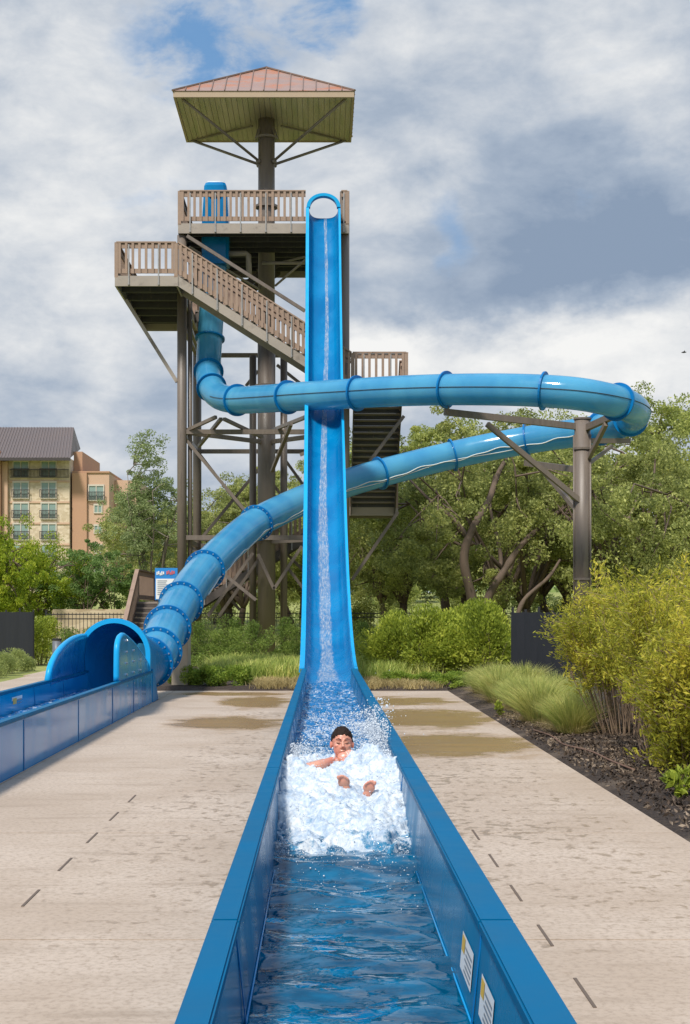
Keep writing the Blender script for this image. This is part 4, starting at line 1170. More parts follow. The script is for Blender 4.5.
# --- grasses
def blades(n, rad, h, spread, seed, wdt=.007, droop=.35):
    r = np.random.default_rng(seed)
    a = r.random(n)*2*PI; q = np.sqrt(r.random(n))
    base = np.stack([np.cos(a)*q*rad, np.sin(a)*q*rad, np.zeros(n)-.03], 1)
    out = np.stack([np.cos(a), np.sin(a), np.zeros(n)], 1)*(q*spread+.1*r.normal(size=n))[:, None]+r.normal(size=(n, 3))*.08
    out[:, 2] = 0
    hh = h*(.6+.45*r.random(n))*(1-.25*q)
    side = r.normal(size=(n, 3)); side[:, 2] = 0; side /= np.linalg.norm(side, axis=1)[:, None]
    V = []
    for t, wf in ((0, 1.), (.4, .9), (.75, .6), (1., .12)):
        p = base+out*(t**1.8)[..., None] if hasattr(t, 'shape') else base+out*(t**1.8)
        p = p+np.stack([np.zeros(n), np.zeros(n), hh*(t-droop*t**3*.5)], 1)
        V += [p-side*wdt*wf, p+side*wdt*wf]
    V = np.stack(V, 1)
    k = np.arange(n)[:, None]*8
    Q = np.concatenate([k+np.array([[2*i, 2*i+1, 2*i+3, 2*i+2]]) for i in range(3)], 0)
    return V.reshape(-1, 3), Q
mu = [fast_mesh('ornamental_grass', *blades(1900, .22, 1.12, .5, s_, .0042, .4), LM['muhly']) for s_ in (1, 2, 3)]
thatch = [fast_mesh('dry_thatch', *blades(420, .2, .5, .75, s_, .004, .8), LM['dry']) for s_ in (11, 12)]
WHERE = ['nearest straw-green grass clump, its dry thatch spilling onto the mulch', 'straw-green grass clump second from the front of the row', 'straw-green grass clump third from the front, close to the willowy shrub', 'straw-green grass clump fourth from the front of the row',
         'straw-green grass clump fifth from the front of the row', 'straw-green grass clump in the middle of the row along the deck', 'straw-green grass clump just past the middle of the row', 'straw-green grass clump in front of the black screen',
         'straw-green grass clump fourth from the far end of the row', 'straw-green grass clump third from the far end of the row', 'straw-green grass clump second from the far end of the row', 'farthest straw-green grass clump of the row, below the lime shrub',
         'straw-green grass clump behind the row, under the near end of the screen', 'straw-green grass clump behind the row, under the middle of the screen', 'straw-green grass clump behind the row, at the far end of the screen', 'straw-green grass clump behind the row, beside the farthest willowy shrub']
spots = [(3.5+.14*math.sin(k*2.4), 19.9+k*.98) for k in range(12)]+[(4.15, 25.2), (4.2, 27.0), (4.1, 28.8), (4.1, 23.4)]
for k, (x, y) in enumerate(spots):
    sc_v = .8+.14*math.sin(k*3.7)
    o = bpy.data.objects.new('ornamental_grass', mu[k % 3]); COL.objects.link(o)
    o.location = (x, y, .02); o.rotation_euler = (0, 0, k*1.3); o.scale = (sc_v, sc_v, sc_v*.95)
    tag(o, WHERE[k], 'grass clump', 'ornamental grass clumps along the deck')
    c = bpy.data.objects.new('dry_thatch', thatch[k % 2]); COL.objects.link(c); c.parent = o
def field(name, rects, n, h, lm, seed, label, wdt=.006, spread=.3):
    r = np.random.default_rng(seed); Vs, Qs = [], []; off = 0
    V, Q = blades(n, .01, h, 0, seed, wdt, .3)
    V = V.reshape(n, 8, 3)
    tot = sum((b-a)*(d-c) for a, b, c, d in rects)
    i = 0
    for a, b, c, d in rects:
        k = int(n*(b-a)*(d-c)/tot)
        xy = np.stack([r.uniform(a, b, k), r.uniform(c, d, k)], 1)
        # gather into tufts
        tu = np.stack([r.uniform(a, b, max(2, k//60)), r.uniform(c, d, max(2, k//60))], 1)
        pick = tu[r.integers(0, len(tu), k)]; xy = np.where(r.random(k)[:, None] < .7, pick+r.normal(size=(k, 2))*.11, xy)
        lean = r.normal(size=(k, 2))*spread*h
        seg = V[i:i+k]; i += k
        seg[:, :, 0] += xy[:, None, 0]; seg[:, :, 1] += xy[:, None, 1]
        f = np.clip(seg[:, :, 2]/h, 0, 1)**1.6
        seg[:, :, 0] += f*lean[:, None, 0]; seg[:, :, 1] += f*lean[:, None, 1]
        seg[:, :, 2] += .06
    o = bpy.data.objects.new(name, fast_mesh(name, V[:i].reshape(-1, 3), Q[(Q[:, 0] < i*8)], lm)); COL.objects.link(o)
    return tag(o, label, 'grass', kind='stuff')
field('tall_grass', [(-3.0, -.55, 34.4, 42), (.8, 2.7, 34.5, 40)], 15000, .72, LM['grass'], 4, 'soft tall green grass filling the bed behind the deck', .009)
field('dry_grass', [(-1.6, -.5, 32.2, 34.6), (.8, 2.4, 32.2, 34.6), (-1.5, -.5, 31.55, 32.7), (.8, 2.7, 31.55, 32.3)], 6000, .26, LM['dry'], 6, 'short dry straw-coloured grass at the edge of the deck', .006, .5)
gc = Shrub('ground_cover_shrub', 1.2, 1.0, .46, 5000, .05, LM['cover'], 21, zmin=0, lobes=18, stems=8, stem_r=.005)
for k, (px, d, lab) in enumerate(((186, 32.5, 'low bright green mound beside the concrete pedestal'), (209, 32.3, 'low bright green mound in the middle of the bed left of the drop slide'), (236, 32.5, 'low green mound nearest the dry grass left of the drop slide'),
                                  (398, 33.4, 'low sparse green mound on the bed right of the drop slide'), (428, 33, 'low green mound at the far corner of the deck by the lime shrubs'), (458, 33.4, 'low green mound filling the corner between the lime shrubs and the grass row'), (448, 32.2, 'low green mound at the deck corner, first in front of the lime shrubs'))):
    gc.place(X_(px, d), d, lab, k*2., (1, 1, 1 if k < 3 else .65), 'low green mounds behind the deck', z=.03)
# mulch chips
r = np.random.default_rng(3); n = 15000
xy = np.stack([DX1+.06+r.gamma(1.6, .8, n), r.uniform(8, 24, n)], 1); xy = xy[xy[:, 0] < 6.5]; n = len(xy)
C = np.array([(x, y, bedz(x, y)+.012) for x, y in xy])
m_ = leaf_mat('bark_chips', (.02, .014, .01), (.09, .062, .043), (.30, .23, .165), .0, .9)
me = leaf_mesh('mulch_chips', C, .055, m_, .4, upbias=-.2, r=r)
o = bpy.data.objects.new('mulch_chips', me); COL.objects.link(o); tag(o, 'loose dark bark chips covering the planting bed', 'mulch', kind='stuff')
hp = [Vector((x, y, bedz(x, y)+.02)) for x, y in ((3.05, 20.6), (3.12, 19.4), (3.1, 18.2), (3.22, 17.1), (3.25, 16.0), (3.32, 15.1))]
tag(MB().tube(catmull(hp, 6), .012, 6).build('drip_hose', mat('brown_hose', (.16, .09, .06), .7), smooth=True), 'thin brown drip hose lying on the mulch along the deck edge', 'hose')

# ------------------------------------------------------------------ fences, wall, bollard, hotel, bird
def picket_fence(name, label, x0, x1, y, h, zb=0.):
    t = thing(name, label, 'fence', ((x0+x1)/2, y, zb))
    rl = MB()
    for z_ in (.15, h-.22, h-.06): rl.box(x0, x1, y-.018, y+.018, zb+z_-.018, zb+z_+.018)
    rl.build('rail', MT['black'], t)
    n = int((x1-x0)/2.4)
    for k in range(n+1):
        x = x0+(x1-x0)*k/n; MB().box(x-.035, x+.035, y-.035, y+.035, zb-.1, zb+h+.08).build('post', MT['black'], t)
    pk = MB(); n = int((x1-x0)/.13)
    for k in range(n): pk.box(x0+.13*k-.009, x0+.13*k+.009, y-.009, y+.009, zb+.08, zb+h)
    o = pk.build('picket_panel', MT['black'], t, fix=False)
    return t
picket_fence('picket_fence', 'black metal picket fence running behind the tower and the shrubs', -5.2, 8.8, 57.0, 1.75)
picket_fence('picket_fence', 'black metal picket fence between the left hedge and the wooden steps', -9.6, -6.7, 49.5, 1.72)
def screen(name, label, P, h, group=None):
    t = thing(name, label, 'screen', P[0])
    for a, b_ in zip(P, P[1:]):
        a, b_ = Vector(a), Vector(b_); n = max(2, round((b_-a).length/.45)); dirn = (b_-a).normalized(); nv = Vector((dirn.y, -dirn.x, 0))
        # cloth sags slightly between its posts
        mb = MB(); K = n*4
        for k in range(K+1):
            c = a.lerp(b_, k/K); bul = .02*math.sin(PI*(k % 4)/4)
            for j in range(5):
                mb.v.append((c.x+nv.x*bul, c.y+nv.y*bul, c.z+h*j/4-(.015*math.sin(PI*(k % 4)/4) if j == 4 else 0)))
        mb.f = [(k*5+j, (k+1)*5+j, (k+1)*5+j+1, k*5+j+1) for k in range(K) for j in range(4)]
        o = mb.build('cloth_panel', MT['screen'], t, fix=False)
        sm = o.modifiers.new('thickness', 'SOLIDIFY'); sm.thickness = .012
        for k in range(n+1):
            c = a.lerp(b_, k/n)-nv*.05
            MB().box(c.x-.025, c.x+.025, c.y-.025, c.y+.025, c.z-.1, c.z+h+(.12 if k % 2 == 0 else .06)).build('post', MT['black'], t)
screen('screen_fence', 'black cloth screen on slim posts between the lime shrub and the willowy shrubs', [(X_(511, 32), 32, .02), (X_(579, 30), 30, .02)], 1.72)
screen('screen_fence', 'black cloth screen at the left edge beyond the pale low shrubs', [(-11.6, 46.2, .3), (X_(33, 46), 46, .3)], 1.45)
MB2 = MB()
bl = thing('bollard', 'grey metal bollard at the end of the left path beside the hooded exit', 'bollard', (X_(57, 43.5), 43.5, 0))
bx_ = X_(57, 43.5)
MB().tube([(bx_, 43.5, 0), (bx_, 43.5, .86)], .14, 16).build('post', mat('grey_bollard', (.12, .13, .15), .5), bl, smooth=True)
MB().tube([(bx_, 43.5, .87), (bx_, 43.5, .93)], .15, 16).build('cap', MT['black'], bl)
m, nt, b = new_mat('limestone_blocks')
co = nn(nt, 'ShaderNodeTexCoord').outputs['Object']
vo = nn(nt, 'ShaderNodeTexVoronoi', feature='F1'); vo.inputs['Scale'].default_value = 2.2; nt.links.new(scalev(nt, co, (1, 1, 2.2)), vo.inputs['Vector'])
vc = nn(nt, 'ShaderNodeSeparateColor'); nt.links.new(vo.outputs['Color'], vc.inputs[0])
c = mixc(nt, vc.outputs[0], (.36, .27, .17), (.58, .47, .33))
nt.links.new(c, b.inputs['Base Color']); b.inputs['Roughness'].default_value = .9
wl_ = MB().box(X_(52, 58), X_(138, 58), 58, 58.5, -.1, 1.85).build('stone_wall', m, bevel=.03)
tag(wl_, 'low pale limestone wall below the hotel trees', 'wall')

# hotel
ht = thing('hotel', 'stone and orange stucco hotel with a dark metal roof far behind the trees', 'building', (-40, 188, 0))
m, nt, b = new_mat('hotel_stone')
co = nn(nt, 'ShaderNodeTexCoord').outputs['Object']
vo = nn(nt, 'ShaderNodeTexVoronoi', feature='F1'); vo.inputs['Scale'].default_value = 2.0; nt.links.new(scalev(nt, co, (1, 1, 1.6)), vo.inputs['Vector'])
vc = nn(nt, 'ShaderNodeSeparateColor'); nt.links.new(vo.outputs['Color'], vc.inputs[0])
c = mixc(nt, vc.outputs[0], (.50, .40, .27), (.66, .55, .41))
nt.links.new(c, b.inputs['Base Color']); b.inputs['Roughness'].default_value = .9
MT['stone'] = m
MT['stucco'] = mat('orange_stucco', (.46, .27, .17), .85, .08, .6)
MT['stucco2'] = mat('pink_stucco', (.54, .36, .25), .85, .08, .6)
MT['hroof'] = mat('dark_metal_roof', (.125, .095, .085), .5, .12, .4)
MT['hglass'] = mat('curtained_glass', (.24, .33, .29), .15, .25, .5)
MT['hframe'] = mat('white_window_frame', (.55, .5, .42), .6)
MT['hdark'] = mat('dark_balcony_rail', (.05, .04, .04), .5)
DH = 187.
def hx(px): return X_(px, DH)
def hz(py): return H+(VY-py)*DH/F
ew = MB().box(hx(-60), hx(69.5), DH, DH+16, 0, hz(458)).build('stone_wing', MT['stone'], ht)
for (a, b_) in ((-20, 9), (34, 36.5)): pass
MB().box(hx(-60), hx(2.5), DH-1.4, DH-.02, 0, hz(452)).build('stucco_bay', MT['stucco'], ht)
MB().box(hx(3), hx(8.5), DH-.6, DH-.02, 0, hz(462)).build('corner_pier', MT['stucco2'], ht)
MB().box(hx(69.8), hx(78.5), DH+3, DH+18, 0, hz(449)).build('stair_tower', MT['stucco'], ht)
MB().box(hx(71.5), hx(108), DH+1.0, DH+18, 0, hz(472)).build('stucco_wing', MT['stucco2'], ht)
MB().box(hx(71), hx(108.5), DH+.8, DH+18.2, hz(472), hz(470.5)).build('parapet', MT['stucco'], ht)
MB().box(hx(71.3), hx(86), DH+.55, DH+.99, 0, hz(472.3)).build('stucco_pier', MT['stucco'], ht)
MB().box(hx(108.2), hx(132), DH+6, DH+24, 0, hz(476)).build('rear_wing', MT['stucco2'], ht)
for z_ in (481.5, 502.3, 523.5, 544.5):
    MB().box(hx(9), hx(69.6), DH-.12, DH-.005, hz(z_)-.12, hz(z_)+.12).build('string_course', MT['stucco2'], ht)
def window(x0, x1, y0, y1, dy=0., rail=True, ht=ht):
    A, B_, C_, D_ = hx(x0), hx(x1), hz(y1), hz(y0); yy_ = DH+dy
    f = MB(); t_ = .14
    f.box(A-t_, B_+t_, yy_-.16, yy_-.004, D_, D_+t_*1.6); f.box(A-t_, B_+t_, yy_-.16, yy_-.004, C_-t_, C_)
    f.box(A-t_, A, yy_-.16, yy_-.004, C_, D_); f.box(B_, B_+t_, yy_-.16, yy_-.004, C_, D_); f.box((A+B_)/2-.06, (A+B_)/2+.06, yy_-.15, yy_-.004, C_, D_)
    o = f.build('window', MT['hframe'], ht)
    MB().box(A, (A+B_)/2-.06, yy_-.06, yy_-.004, C_, D_).box((A+B_)/2+.06, B_, yy_-.06, yy_-.004, C_, D_).build('pane', MT['hglass'], o)
    if rail:
        r_ = MB(); r_.box(A-.2, B_+.2, yy_-.5, yy_-.42, C_+1.0, C_+1.08); r_.box(A-.2, B_+.2, yy_-.5, yy_-.42, C_+.05, C_+.13)
        n = 12
        for k in range(n+1):
            x = A-.2+(B_-A+.4)*k/n; r_.box(x-.03, x+.03, yy_-.49, yy_-.43, C_+.1, C_+1.05)
        r_.build('balcony_rail', MT['hdark'], o)
for y0, y1 in ((462, 477), (482.8, 498), (503.6, 518.5), (524.4, 539.5), (545, 560), (566, 580)):
    for x0, x1 in ((13.8, 28.2), (41.8, 55.8)): window(x0, x1, y0, y1)
r_ = MB().box(hx(11), hx(69.5), DH-.62, DH-.55, hz(478)+1.0, hz(478)+1.1)
r_.box(hx(11), hx(69.5), DH-.62, DH-.55, hz(478), hz(478)+.1)
for k in range(44): x = hx(11)+(hx(69.5)-hx(11))*k/43; r_.box(x-.025, x+.025, DH-.61, DH-.56, hz(478), hz(478)+1.05)
r_.build('balcony_rail', MT['hdark'], ht)
window(88, 102.2, 485.5, 499.5, 1.0)
for y0 in (505, 525.5, 545.5, 566): window(93.6, 100.4, y0, y0+6.8, 1.0, False)
# hip roof: long ridge, right-hand end hipped
ez, rz_ = hz(460), hz(425)+.6
yr = DH+7.
rv = [(hx(-70), DH-2.6, ez), (hx(74), DH-2.6, ez), (X_(80.5, DH+14.5), yr+7.5, H+(VY-449)*(DH+14.5)/F), (hx(-70), yr+7.5, ez+2.2), (hx(-70), yr, rz_), (hx(64.5), yr, rz_)]
mb = MB().add(rv, [(0, 1, 5, 4), (1, 2, 5), (2, 3, 4, 5), (3, 2, 1, 0)])
rf = mb.build('roof', MT['hroof'], ht)
se = MB(); A0, A1, B0, B1 = Vector(rv[0]), Vector(rv[1]), Vector(rv[4]), Vector(rv[5])
nv = (A1-A0).cross(B0-A0).normalized(); nv = nv if nv.z > 0 else -nv
for k in range(1, 46):
    f = k/46; se.bar(A0.lerp(A1, f)+nv*.03, B0.lerp(B1, f)+nv*.03, .09, .1, up=nv)
se.build('standing_seam', mat('roof_seam', (.16, .13, .12), .5), rf)
MB().box(hx(-70), hx(74), DH-2.65, DH-2.55, ez-.35, ez+.02).build('fascia_board', MT['hdark'], rf)

# bird
bd = MB(); bp = at(684, 352.5, 70)
bd.tube([bp+Vector((-.13, 0, .0)), bp+Vector((-.04, 0, .01)), bp+Vector((.05, 0, .015)), bp+Vector((.12, 0, .02))], [.012, .04, .035, .012], 8)
for s_ in (-1, 1): bd.prism([tuple(bp+Vector((-.03, 0, .02))), tuple(bp+Vector((.05, 0, .02))), tuple(bp+Vector((-.02, .22*s_, .07)))], (0, 0, .01))
tag(bd.build('bird', MT['black'], smooth=False), 'tiny dark bird flying in the cloudy sky at the right edge', 'bird')

# ------------------------------------------------------------------ water in the trough
WZ = .22
def fbm(p, o=4): return mnoise.fractal(p, 1., 2., o)
def water_h(x, y):
    a = 1.-.0*sstep(9, 12, y)
    rough_ = sstep(12.3, 14, y)
    h = .026*mnoise.noise((x*1.5+3, y*2.3, 0))+.020*mnoise.noise((x*2.6, y*4.4+x*1.5, 4))+.0055*mnoise.noise((x*6, y*9, 9))+.002*mnoise.noise((x*13, y*19, 5))
    chop = .03*mnoise.noise((x*6, y*3.5, 2))+.014*mnoise.noise((x*17, y*11, 7))+.006*mnoise.noise((x*40, y*30, 1))
    surge = .10*sstep(7.9, 9.5, y)+.03*sstep(11.5, 13, y)-.05*sstep(13.5, 20, y)
    edge = .012*abs((x-.135)/.4)**4*mnoise.noise((0, y*4, 1))
    return WZ+h*(1+.8*sstep(7, 8.6, y))+chop*rough_+surge+edge
ysw = []; y = 1.25
while y < 29.2: ysw.append(y); y += .03+.03*sstep(12, 26, y) - (.012 if y < 9 else 0)
nxw = 46; wv_ = []
for y in ysw:
    for i in range(nxw):
        h0 = .24 if y < 8 else .34
        xl = -.315+.05*(.57-h0)/.55-.004; xr = .584-.05*(.57-h0)/.55+.004
        x = xl+(xr-xl)*i/(nxw-1); wv_.append((x, y, water_h(x, y)))
wf = [(j*nxw+i, j*nxw+i+1, (j+1)*nxw+i+1, (j+1)*nxw+i) for j in range(len(ysw)-1) for i in range(nxw-1)]
def foam_bsdf(nt, b):
    cf = nn(nt, 'ShaderNodeNewGeometry').outputs['Position']
    f1 = math_(nt, 'ADD', math_(nt, 'MULTIPLY', noise(nt, cf, 7, 6, .7, .5), .6), math_(nt, 'MULTIPLY', noise(nt, cf, 34, 4, .7), .4))
    nt.links.new(mixc(nt, mapr(nt, f1, .38, .60), (.33, .43, .55), (.66, .69, .71)), b.inputs['Base Color']); b.inputs['Roughness'].default_value = .6; b.inputs['Specular IOR Level'].default_value = .25
    b.inputs['Subsurface Weight'].default_value = .0
m, nt, b = new_mat('blue_water')
co = nn(nt, 'ShaderNodeNewGeometry').outputs['Position']
sp = nn(nt, 'ShaderNodeSeparateXYZ'); nt.links.new(co, sp.inputs[0])
yy_ = sp.outputs[1]
fn = noise(nt, scalev(nt, co, (5, 2.0, 1)), 2.2, 8, .7, .6)
fn2 = noise(nt, scalev(nt, co, (9, 6, 1)), 4, 6, .7)
fn = math_(nt, 'ADD', math_(nt, 'MULTIPLY', fn, .6), math_(nt, 'MULTIPLY', fn2, .4))
reg = math_(nt, 'MULTIPLY', mapr(nt, yy_, 11.5, 12.8), math_(nt, 'SUBTRACT', 1., mapr(nt, yy_, 12.6, 22, 0, .52)))
frontreg = math_(nt, 'MULTIPLY', mapr(nt, yy_, 7.6, 8.9), 1.15)
bandf = math_(nt, 'SUBTRACT', 1., mapr(nt, math_(nt, 'ABSOLUTE', math_(nt, 'SUBTRACT', yy_, 27.2)), .1, .8)); bandf = math_(nt, 'MULTIPLY', bandf, .95)
reg = math_(nt, 'MAXIMUM', math_(nt, 'MAXIMUM', reg, frontreg), bandf)
thr = math_(nt, 'SUBTRACT', .80, math_(nt, 'MULTIPLY', reg, .245))
ff = mapr(nt, math_(nt, 'SUBTRACT', fn, thr), -.02, .10)
ff = math_(nt, 'MULTIPLY', ff, mapr(nt, reg, .02, .2))
deepc = mixc(nt, mapr(nt, noise(nt, scalev(nt, co, (2, 4, 1)), 1.5, 4), .35, .7), (.001, .05, .11), (.0015, .125, .25))
deepc = mixc(nt, mapr(nt, yy_, 11, 17), deepc, (.002, .13, .34))
nt.links.new(deepc, b.inputs['Base Color']); b.inputs['Roughness'].default_value = .03; b.inputs['IOR'].default_value = 1.33; b.inputs['Specular IOR Level'].default_value = .5
bn = nn(nt, 'ShaderNodeBump'); bn.inputs['Strength'].default_value = .12; bn.inputs['Distance'].default_value = .01
nt.links.new(noise(nt, scalev(nt, co, (1, 1.5, 1)), 14, 2), bn.inputs['Height']); nt.links.new(bn.outputs[0], b.inputs['Normal'])
fb_ = nn(nt, 'ShaderNodeBsdfPrincipled'); foam_bsdf(nt, fb_)
mx = nn(nt, 'ShaderNodeMixShader'); nt.links.new(ff, mx.inputs[0]); nt.links.new(b.outputs[0], mx.inputs[1]); nt.links.new(fb_.outputs[0], mx.inputs[2])
nt.links.new(mx.outputs[0], nt.nodes['Material Output'].inputs[0])
tag(rawmesh('water', wv_, wf, m, smooth=True), kind='structure')
# side trough water
sv = []; nyy = 200
for j in range(nyy):
    y = 6.1+21*j/(nyy-1)
    for i in range(14):
        x = -4.47+1.1*i/13; sv.append((x, y, .27+.03*mnoise.noise((x*5, y*4, 0))+.012*mnoise.noise((x*15, y*12, 0))+.05*math.exp(-((x+4.35)/.12)**2)*(.5+.5*mnoise.noise((y*2, 0, 0)))))
sf = [(j*14+i, j*14+i+1, (j+1)*14+i+1, (j+1)*14+i) for j in range(nyy-1) for i in range(13)]
MT['water'] = m
m2, nt, b = new_mat('side_trough_water')
b.inputs['Base Color'].default_value = (.01, .13, .36, 1); b.inputs['Roughness'].default_value = .04; b.inputs['IOR'].default_value = 1.33
co = nn(nt, 'ShaderNodeNewGeometry').outputs['Position']
fb_ = nn(nt, 'ShaderNodeBsdfPrincipled'); foam_bsdf(nt, fb_)
mx = nn(nt, 'ShaderNodeMixShader'); nt.links.new(mapr(nt, noise(nt, scalev(nt, co, (4, 2.5, 4)), 2.4, 7, .7), .5, .64), mx.inputs[0]); nt.links.new(b.outputs[0], mx.inputs[1]); nt.links.new(fb_.outputs[0], mx.inputs[2])
nt.links.new(mx.outputs[0], nt.nodes['Material Output'].inputs[0])
tag(rawmesh('water', sv, sf, m2, smooth=True), kind='structure')
# thin stream running down the drop
m3, nt, b = new_mat('running_water')
foam_bsdf(nt, b)
co = nn(nt, 'ShaderNodeNewGeometry').outputs['Position']
uv = nn(nt, 'ShaderNodeAttribute', attribute_name='across')
nz = noise(nt, scalev(nt, co, (14, 2.0, 2.0)), 2.0, 7, .72)
core = math_(nt, 'SUBTRACT', 1., math_(nt, 'ABSOLUTE', uv.outputs['Fac']))
fa = math_(nt, 'MULTIPLY', mapr(nt, math_(nt, 'ADD', core, math_(nt, 'MULTIPLY', nz, .5)), .3, .65), mapr(nt, nz, .36, .70, .10, .62))
tr = nn(nt, 'ShaderNodeBsdfTransparent'); mx = nn(nt, 'ShaderNodeMixShader'); nt.links.new(fa, mx.inputs[0]); nt.links.new(tr.outputs[0], mx.inputs[1]); nt.links.new(b.outputs[0], mx.inputs[2])
nt.links.new(mx.outputs[0], nt.nodes['Material Output'].inputs[0])
fv, fa_ = [], []
for i, p in enumerate(rim):
    n_ = nrm(i); k = 1-sstep(28.6, 32.5, p.y)
    dep = .50-.10*k-.012
    s_ = i/(NR-1)
    cx_ = .09*math.sin(s_*5.2+.5)*(1-s_)*1.3-.06*sstep(.15, .4, s_)*(1-sstep(.5, .8, s_)); wd_ = .06+.04*sstep(.1, .4, s_)+.07*sstep(.4, .65, s_)+.16*sstep(.86, 1, s_)
    for j in range(7):
        q = (j-3)/3
        xx = cx_+q*wd_*(1+.25*mnoise.noise((s_*30, q, 0)))
        lift = .10*(abs(xx)/.5)**3
        fv.append(tuple(p+Vector((xx, 0, 0))-n_*(dep-lift))); fa_.append(q)
ffs = [(i*7+j, i*7+j+1, (i+1)*7+j+1, (i+1)*7+j) for i in range(NR-1) for j in range(6)]
o = rawmesh('running_water', fv, ffs, m3, smooth=True); tag(o, kind='structure')
at_ = o.data.attributes.new('across', 'FLOAT', 'POINT'); at_.data.foreach_set('value', fa_)

# ------------------------------------------------------------------ swimmer
skin, nt, b = new_mat('wet_skin')
co = nn(nt, 'ShaderNodeTexCoord').outputs['Object']
c = mixc(nt, mapr(nt, noise(nt, co, 9, 4), .35, .68), (.58, .29, .20), (.62, .235, .165))
nt.links.new(c, b.inputs['Base Color']); b.inputs['Roughness'].default_value = .32
b.inputs['Subsurface Weight'].default_value = .2; b.inputs['Subsurface Radius'].default_value = (.02, .008, .004); b.inputs['Subsurface Scale'].default_value = .5
hairm = mat('wet_dark_hair', (.022, .012, .008), .6, .5, 60, bump=.6, bscale=90, spec=.2)
PB = Vector((.14, 11.2, .06))
def ellip(mb, c, r, rot=None, n=16):
    vs, fs = [], []
    for i in range(n+1):
        th = PI*i/n
        for j in range(2*n):
            ph = PI*j/n
            v = Vector((r[0]*math.sin(th)*math.cos(ph), r[1]*math.sin(th)*math.sin(ph), r[2]*math.cos(th)))
            if rot: v = rot @ v
            vs.append(Vector(c)+v)
    for i in range(n):
        for j in range(2*n): fs.append((i*2*n+j, i*2*n+(j+1) % (2*n), (i+1)*2*n+(j+1) % (2*n), (i+1)*2*n+j))
    mb.add(vs, fs)
from mathutils import Matrix
HCN = Vector((.168, 11.93, .640))
HROT = Matrix.Rotation(math.radians(-6), 3, 'X') @ Matrix.Rotation(math.radians(3), 3, 'Z')
def hd(x, y, z): return HCN+HROT @ (Vector((x, y, z))*1.13)       # head space: face towards -y
body = MB()
ellip(body, hd(0, .018, .022), (.088, .108, .107), HROT)            # cranium
ellip(body, hd(0, -.030, -.035), (.075, .070, .090), HROT)          # face
ellip(body, hd(0, -.055, -.088), (.038, .035, .030), HROT)          # chin
for s_ in (-1, 1):
    ellip(body, hd(s_*.081, .012, -.012), (.012, .020, .033), HROT, 10)   # ears
    ellip(body, hd(s_*.041, -.066, -.020), (.024, .02, .018), HROT, 10)  # cheeks
    ellip(body, hd(s_*.031, -.083, .024), (.027, .011, .009), HROT, 10)  # brow
    ellip(body, hd(s_*.031, -.076, .005), (.017, .013, .010), HROT, 10)  # closed lids
body.tube([hd(0, -.084, .016), hd(0, -.100, -.012), hd(0, -.110, -.032)], [.009, .012, .016], 8)   # nose
for s_ in (-1, 1): ellip(body, hd(s_*.012, -.096, -.035), (.010, .010, .008), HROT, 8)
ellip(body, hd(0, -.088, -.060), (.026, .012, .008), HROT, 8)
neck = Vector((.166, 11.99, .51))
body.tube([hd(0, .02, -.05), neck+Vector((0, 0, .03)), neck, (.162, 11.93, .45)], [.058, .056, .062, .085], 14)
def limb(pts, rs, n=12): body.tube(catmull(pts, 4), list(np.interp(np.linspace(0, len(pts)-1, (len(pts)-1)*4+1), range(len(pts)), rs)), n)
# torso, reclined
tors = [((.16, 11.90, .44), .185, .085), ((.155, 11.78, .40), .19, .105), ((.15, 11.62, .33), .175, .105), ((.145, 11.45, .26), .155, .095), ((.14, 11.28, .20), .16, .10), ((.14, 11.15, .18), .165, .10)]
trot = Matrix.Rotation(math.radians(-62), 3, 'X')
for i in range(len(tors)-1):
    for k in range(4):
        f = k/4; (c0, w0, d0), (c1, w1, d1) = tors[i], tors[i+1]
        ellip(body, Vector(c0).lerp(Vector(c1), f), (w0+(w1-w0)*f, d0+(d1-d0)*f, .085), trot, 10)
# arms folded up, hands over the mouth
hR, hL = hd(-.004, -.140, -.098), Vector((.245, 11.56, .49))
limb([(.02, 11.88, .455), (-.04, 11.80, .455), (-.145, 11.62, .455)], [.062, .056, .046])
limb([(-.145, 11.62, .455), (-.03, 11.60, .485), hR+Vector((-.085, .005, -.03))], [.046, .044, .028])
limb([(.30, 11.88, .455), (.365, 11.78, .45), (.425, 11.60, .43)], [.062, .056, .046])
limb([(.425, 11.60, .43), (.35, 11.56, .465), hL+Vector((.06, 0, -.01))], [.046, .044, .03])
def hand(c, d, up_, s=1., thumb=1):
    """palm at c, fingers along d, back of the hand facing up_"""
    d = Vector(d).normalized(); u = Vector(up_); u = (u-d*u.dot(d)).normalized(); w_ = d.cross(u)
    rot = Matrix((w_, d, u)).transposed()
    ellip(body, c, (.040, .048, .017), rot, 10)
    for k, (ox, ln) in enumerate(((-.030, .066), (-.010, .078), (.010, .072), (.029, .056))):
        b0 = c+w_*ox+d*.035; b1 = b0+d*ln*.45+u*.004; b2 = b1+d*ln*.35-u*ln*.22; b3 = b2+d*ln*.1-u*ln*.28
        body.tube([b0, b1, b2, b3], [.0098, .0092, .0085, .007], 8)
    b0 = c-d*.015+w_*thumb*.03; body.tube([b0, b0+w_*thumb*.026+d*.022-u*.008, b0+w_*thumb*.034+d*.052-u*.02], [.012, .011, .0085], 8)
hand(hR, (.93, -.05, .30), (0, -.85, .55), thumb=1)
hand(hL, (-.9, .0, .35), (0, -.8, .6), thumb=-1)
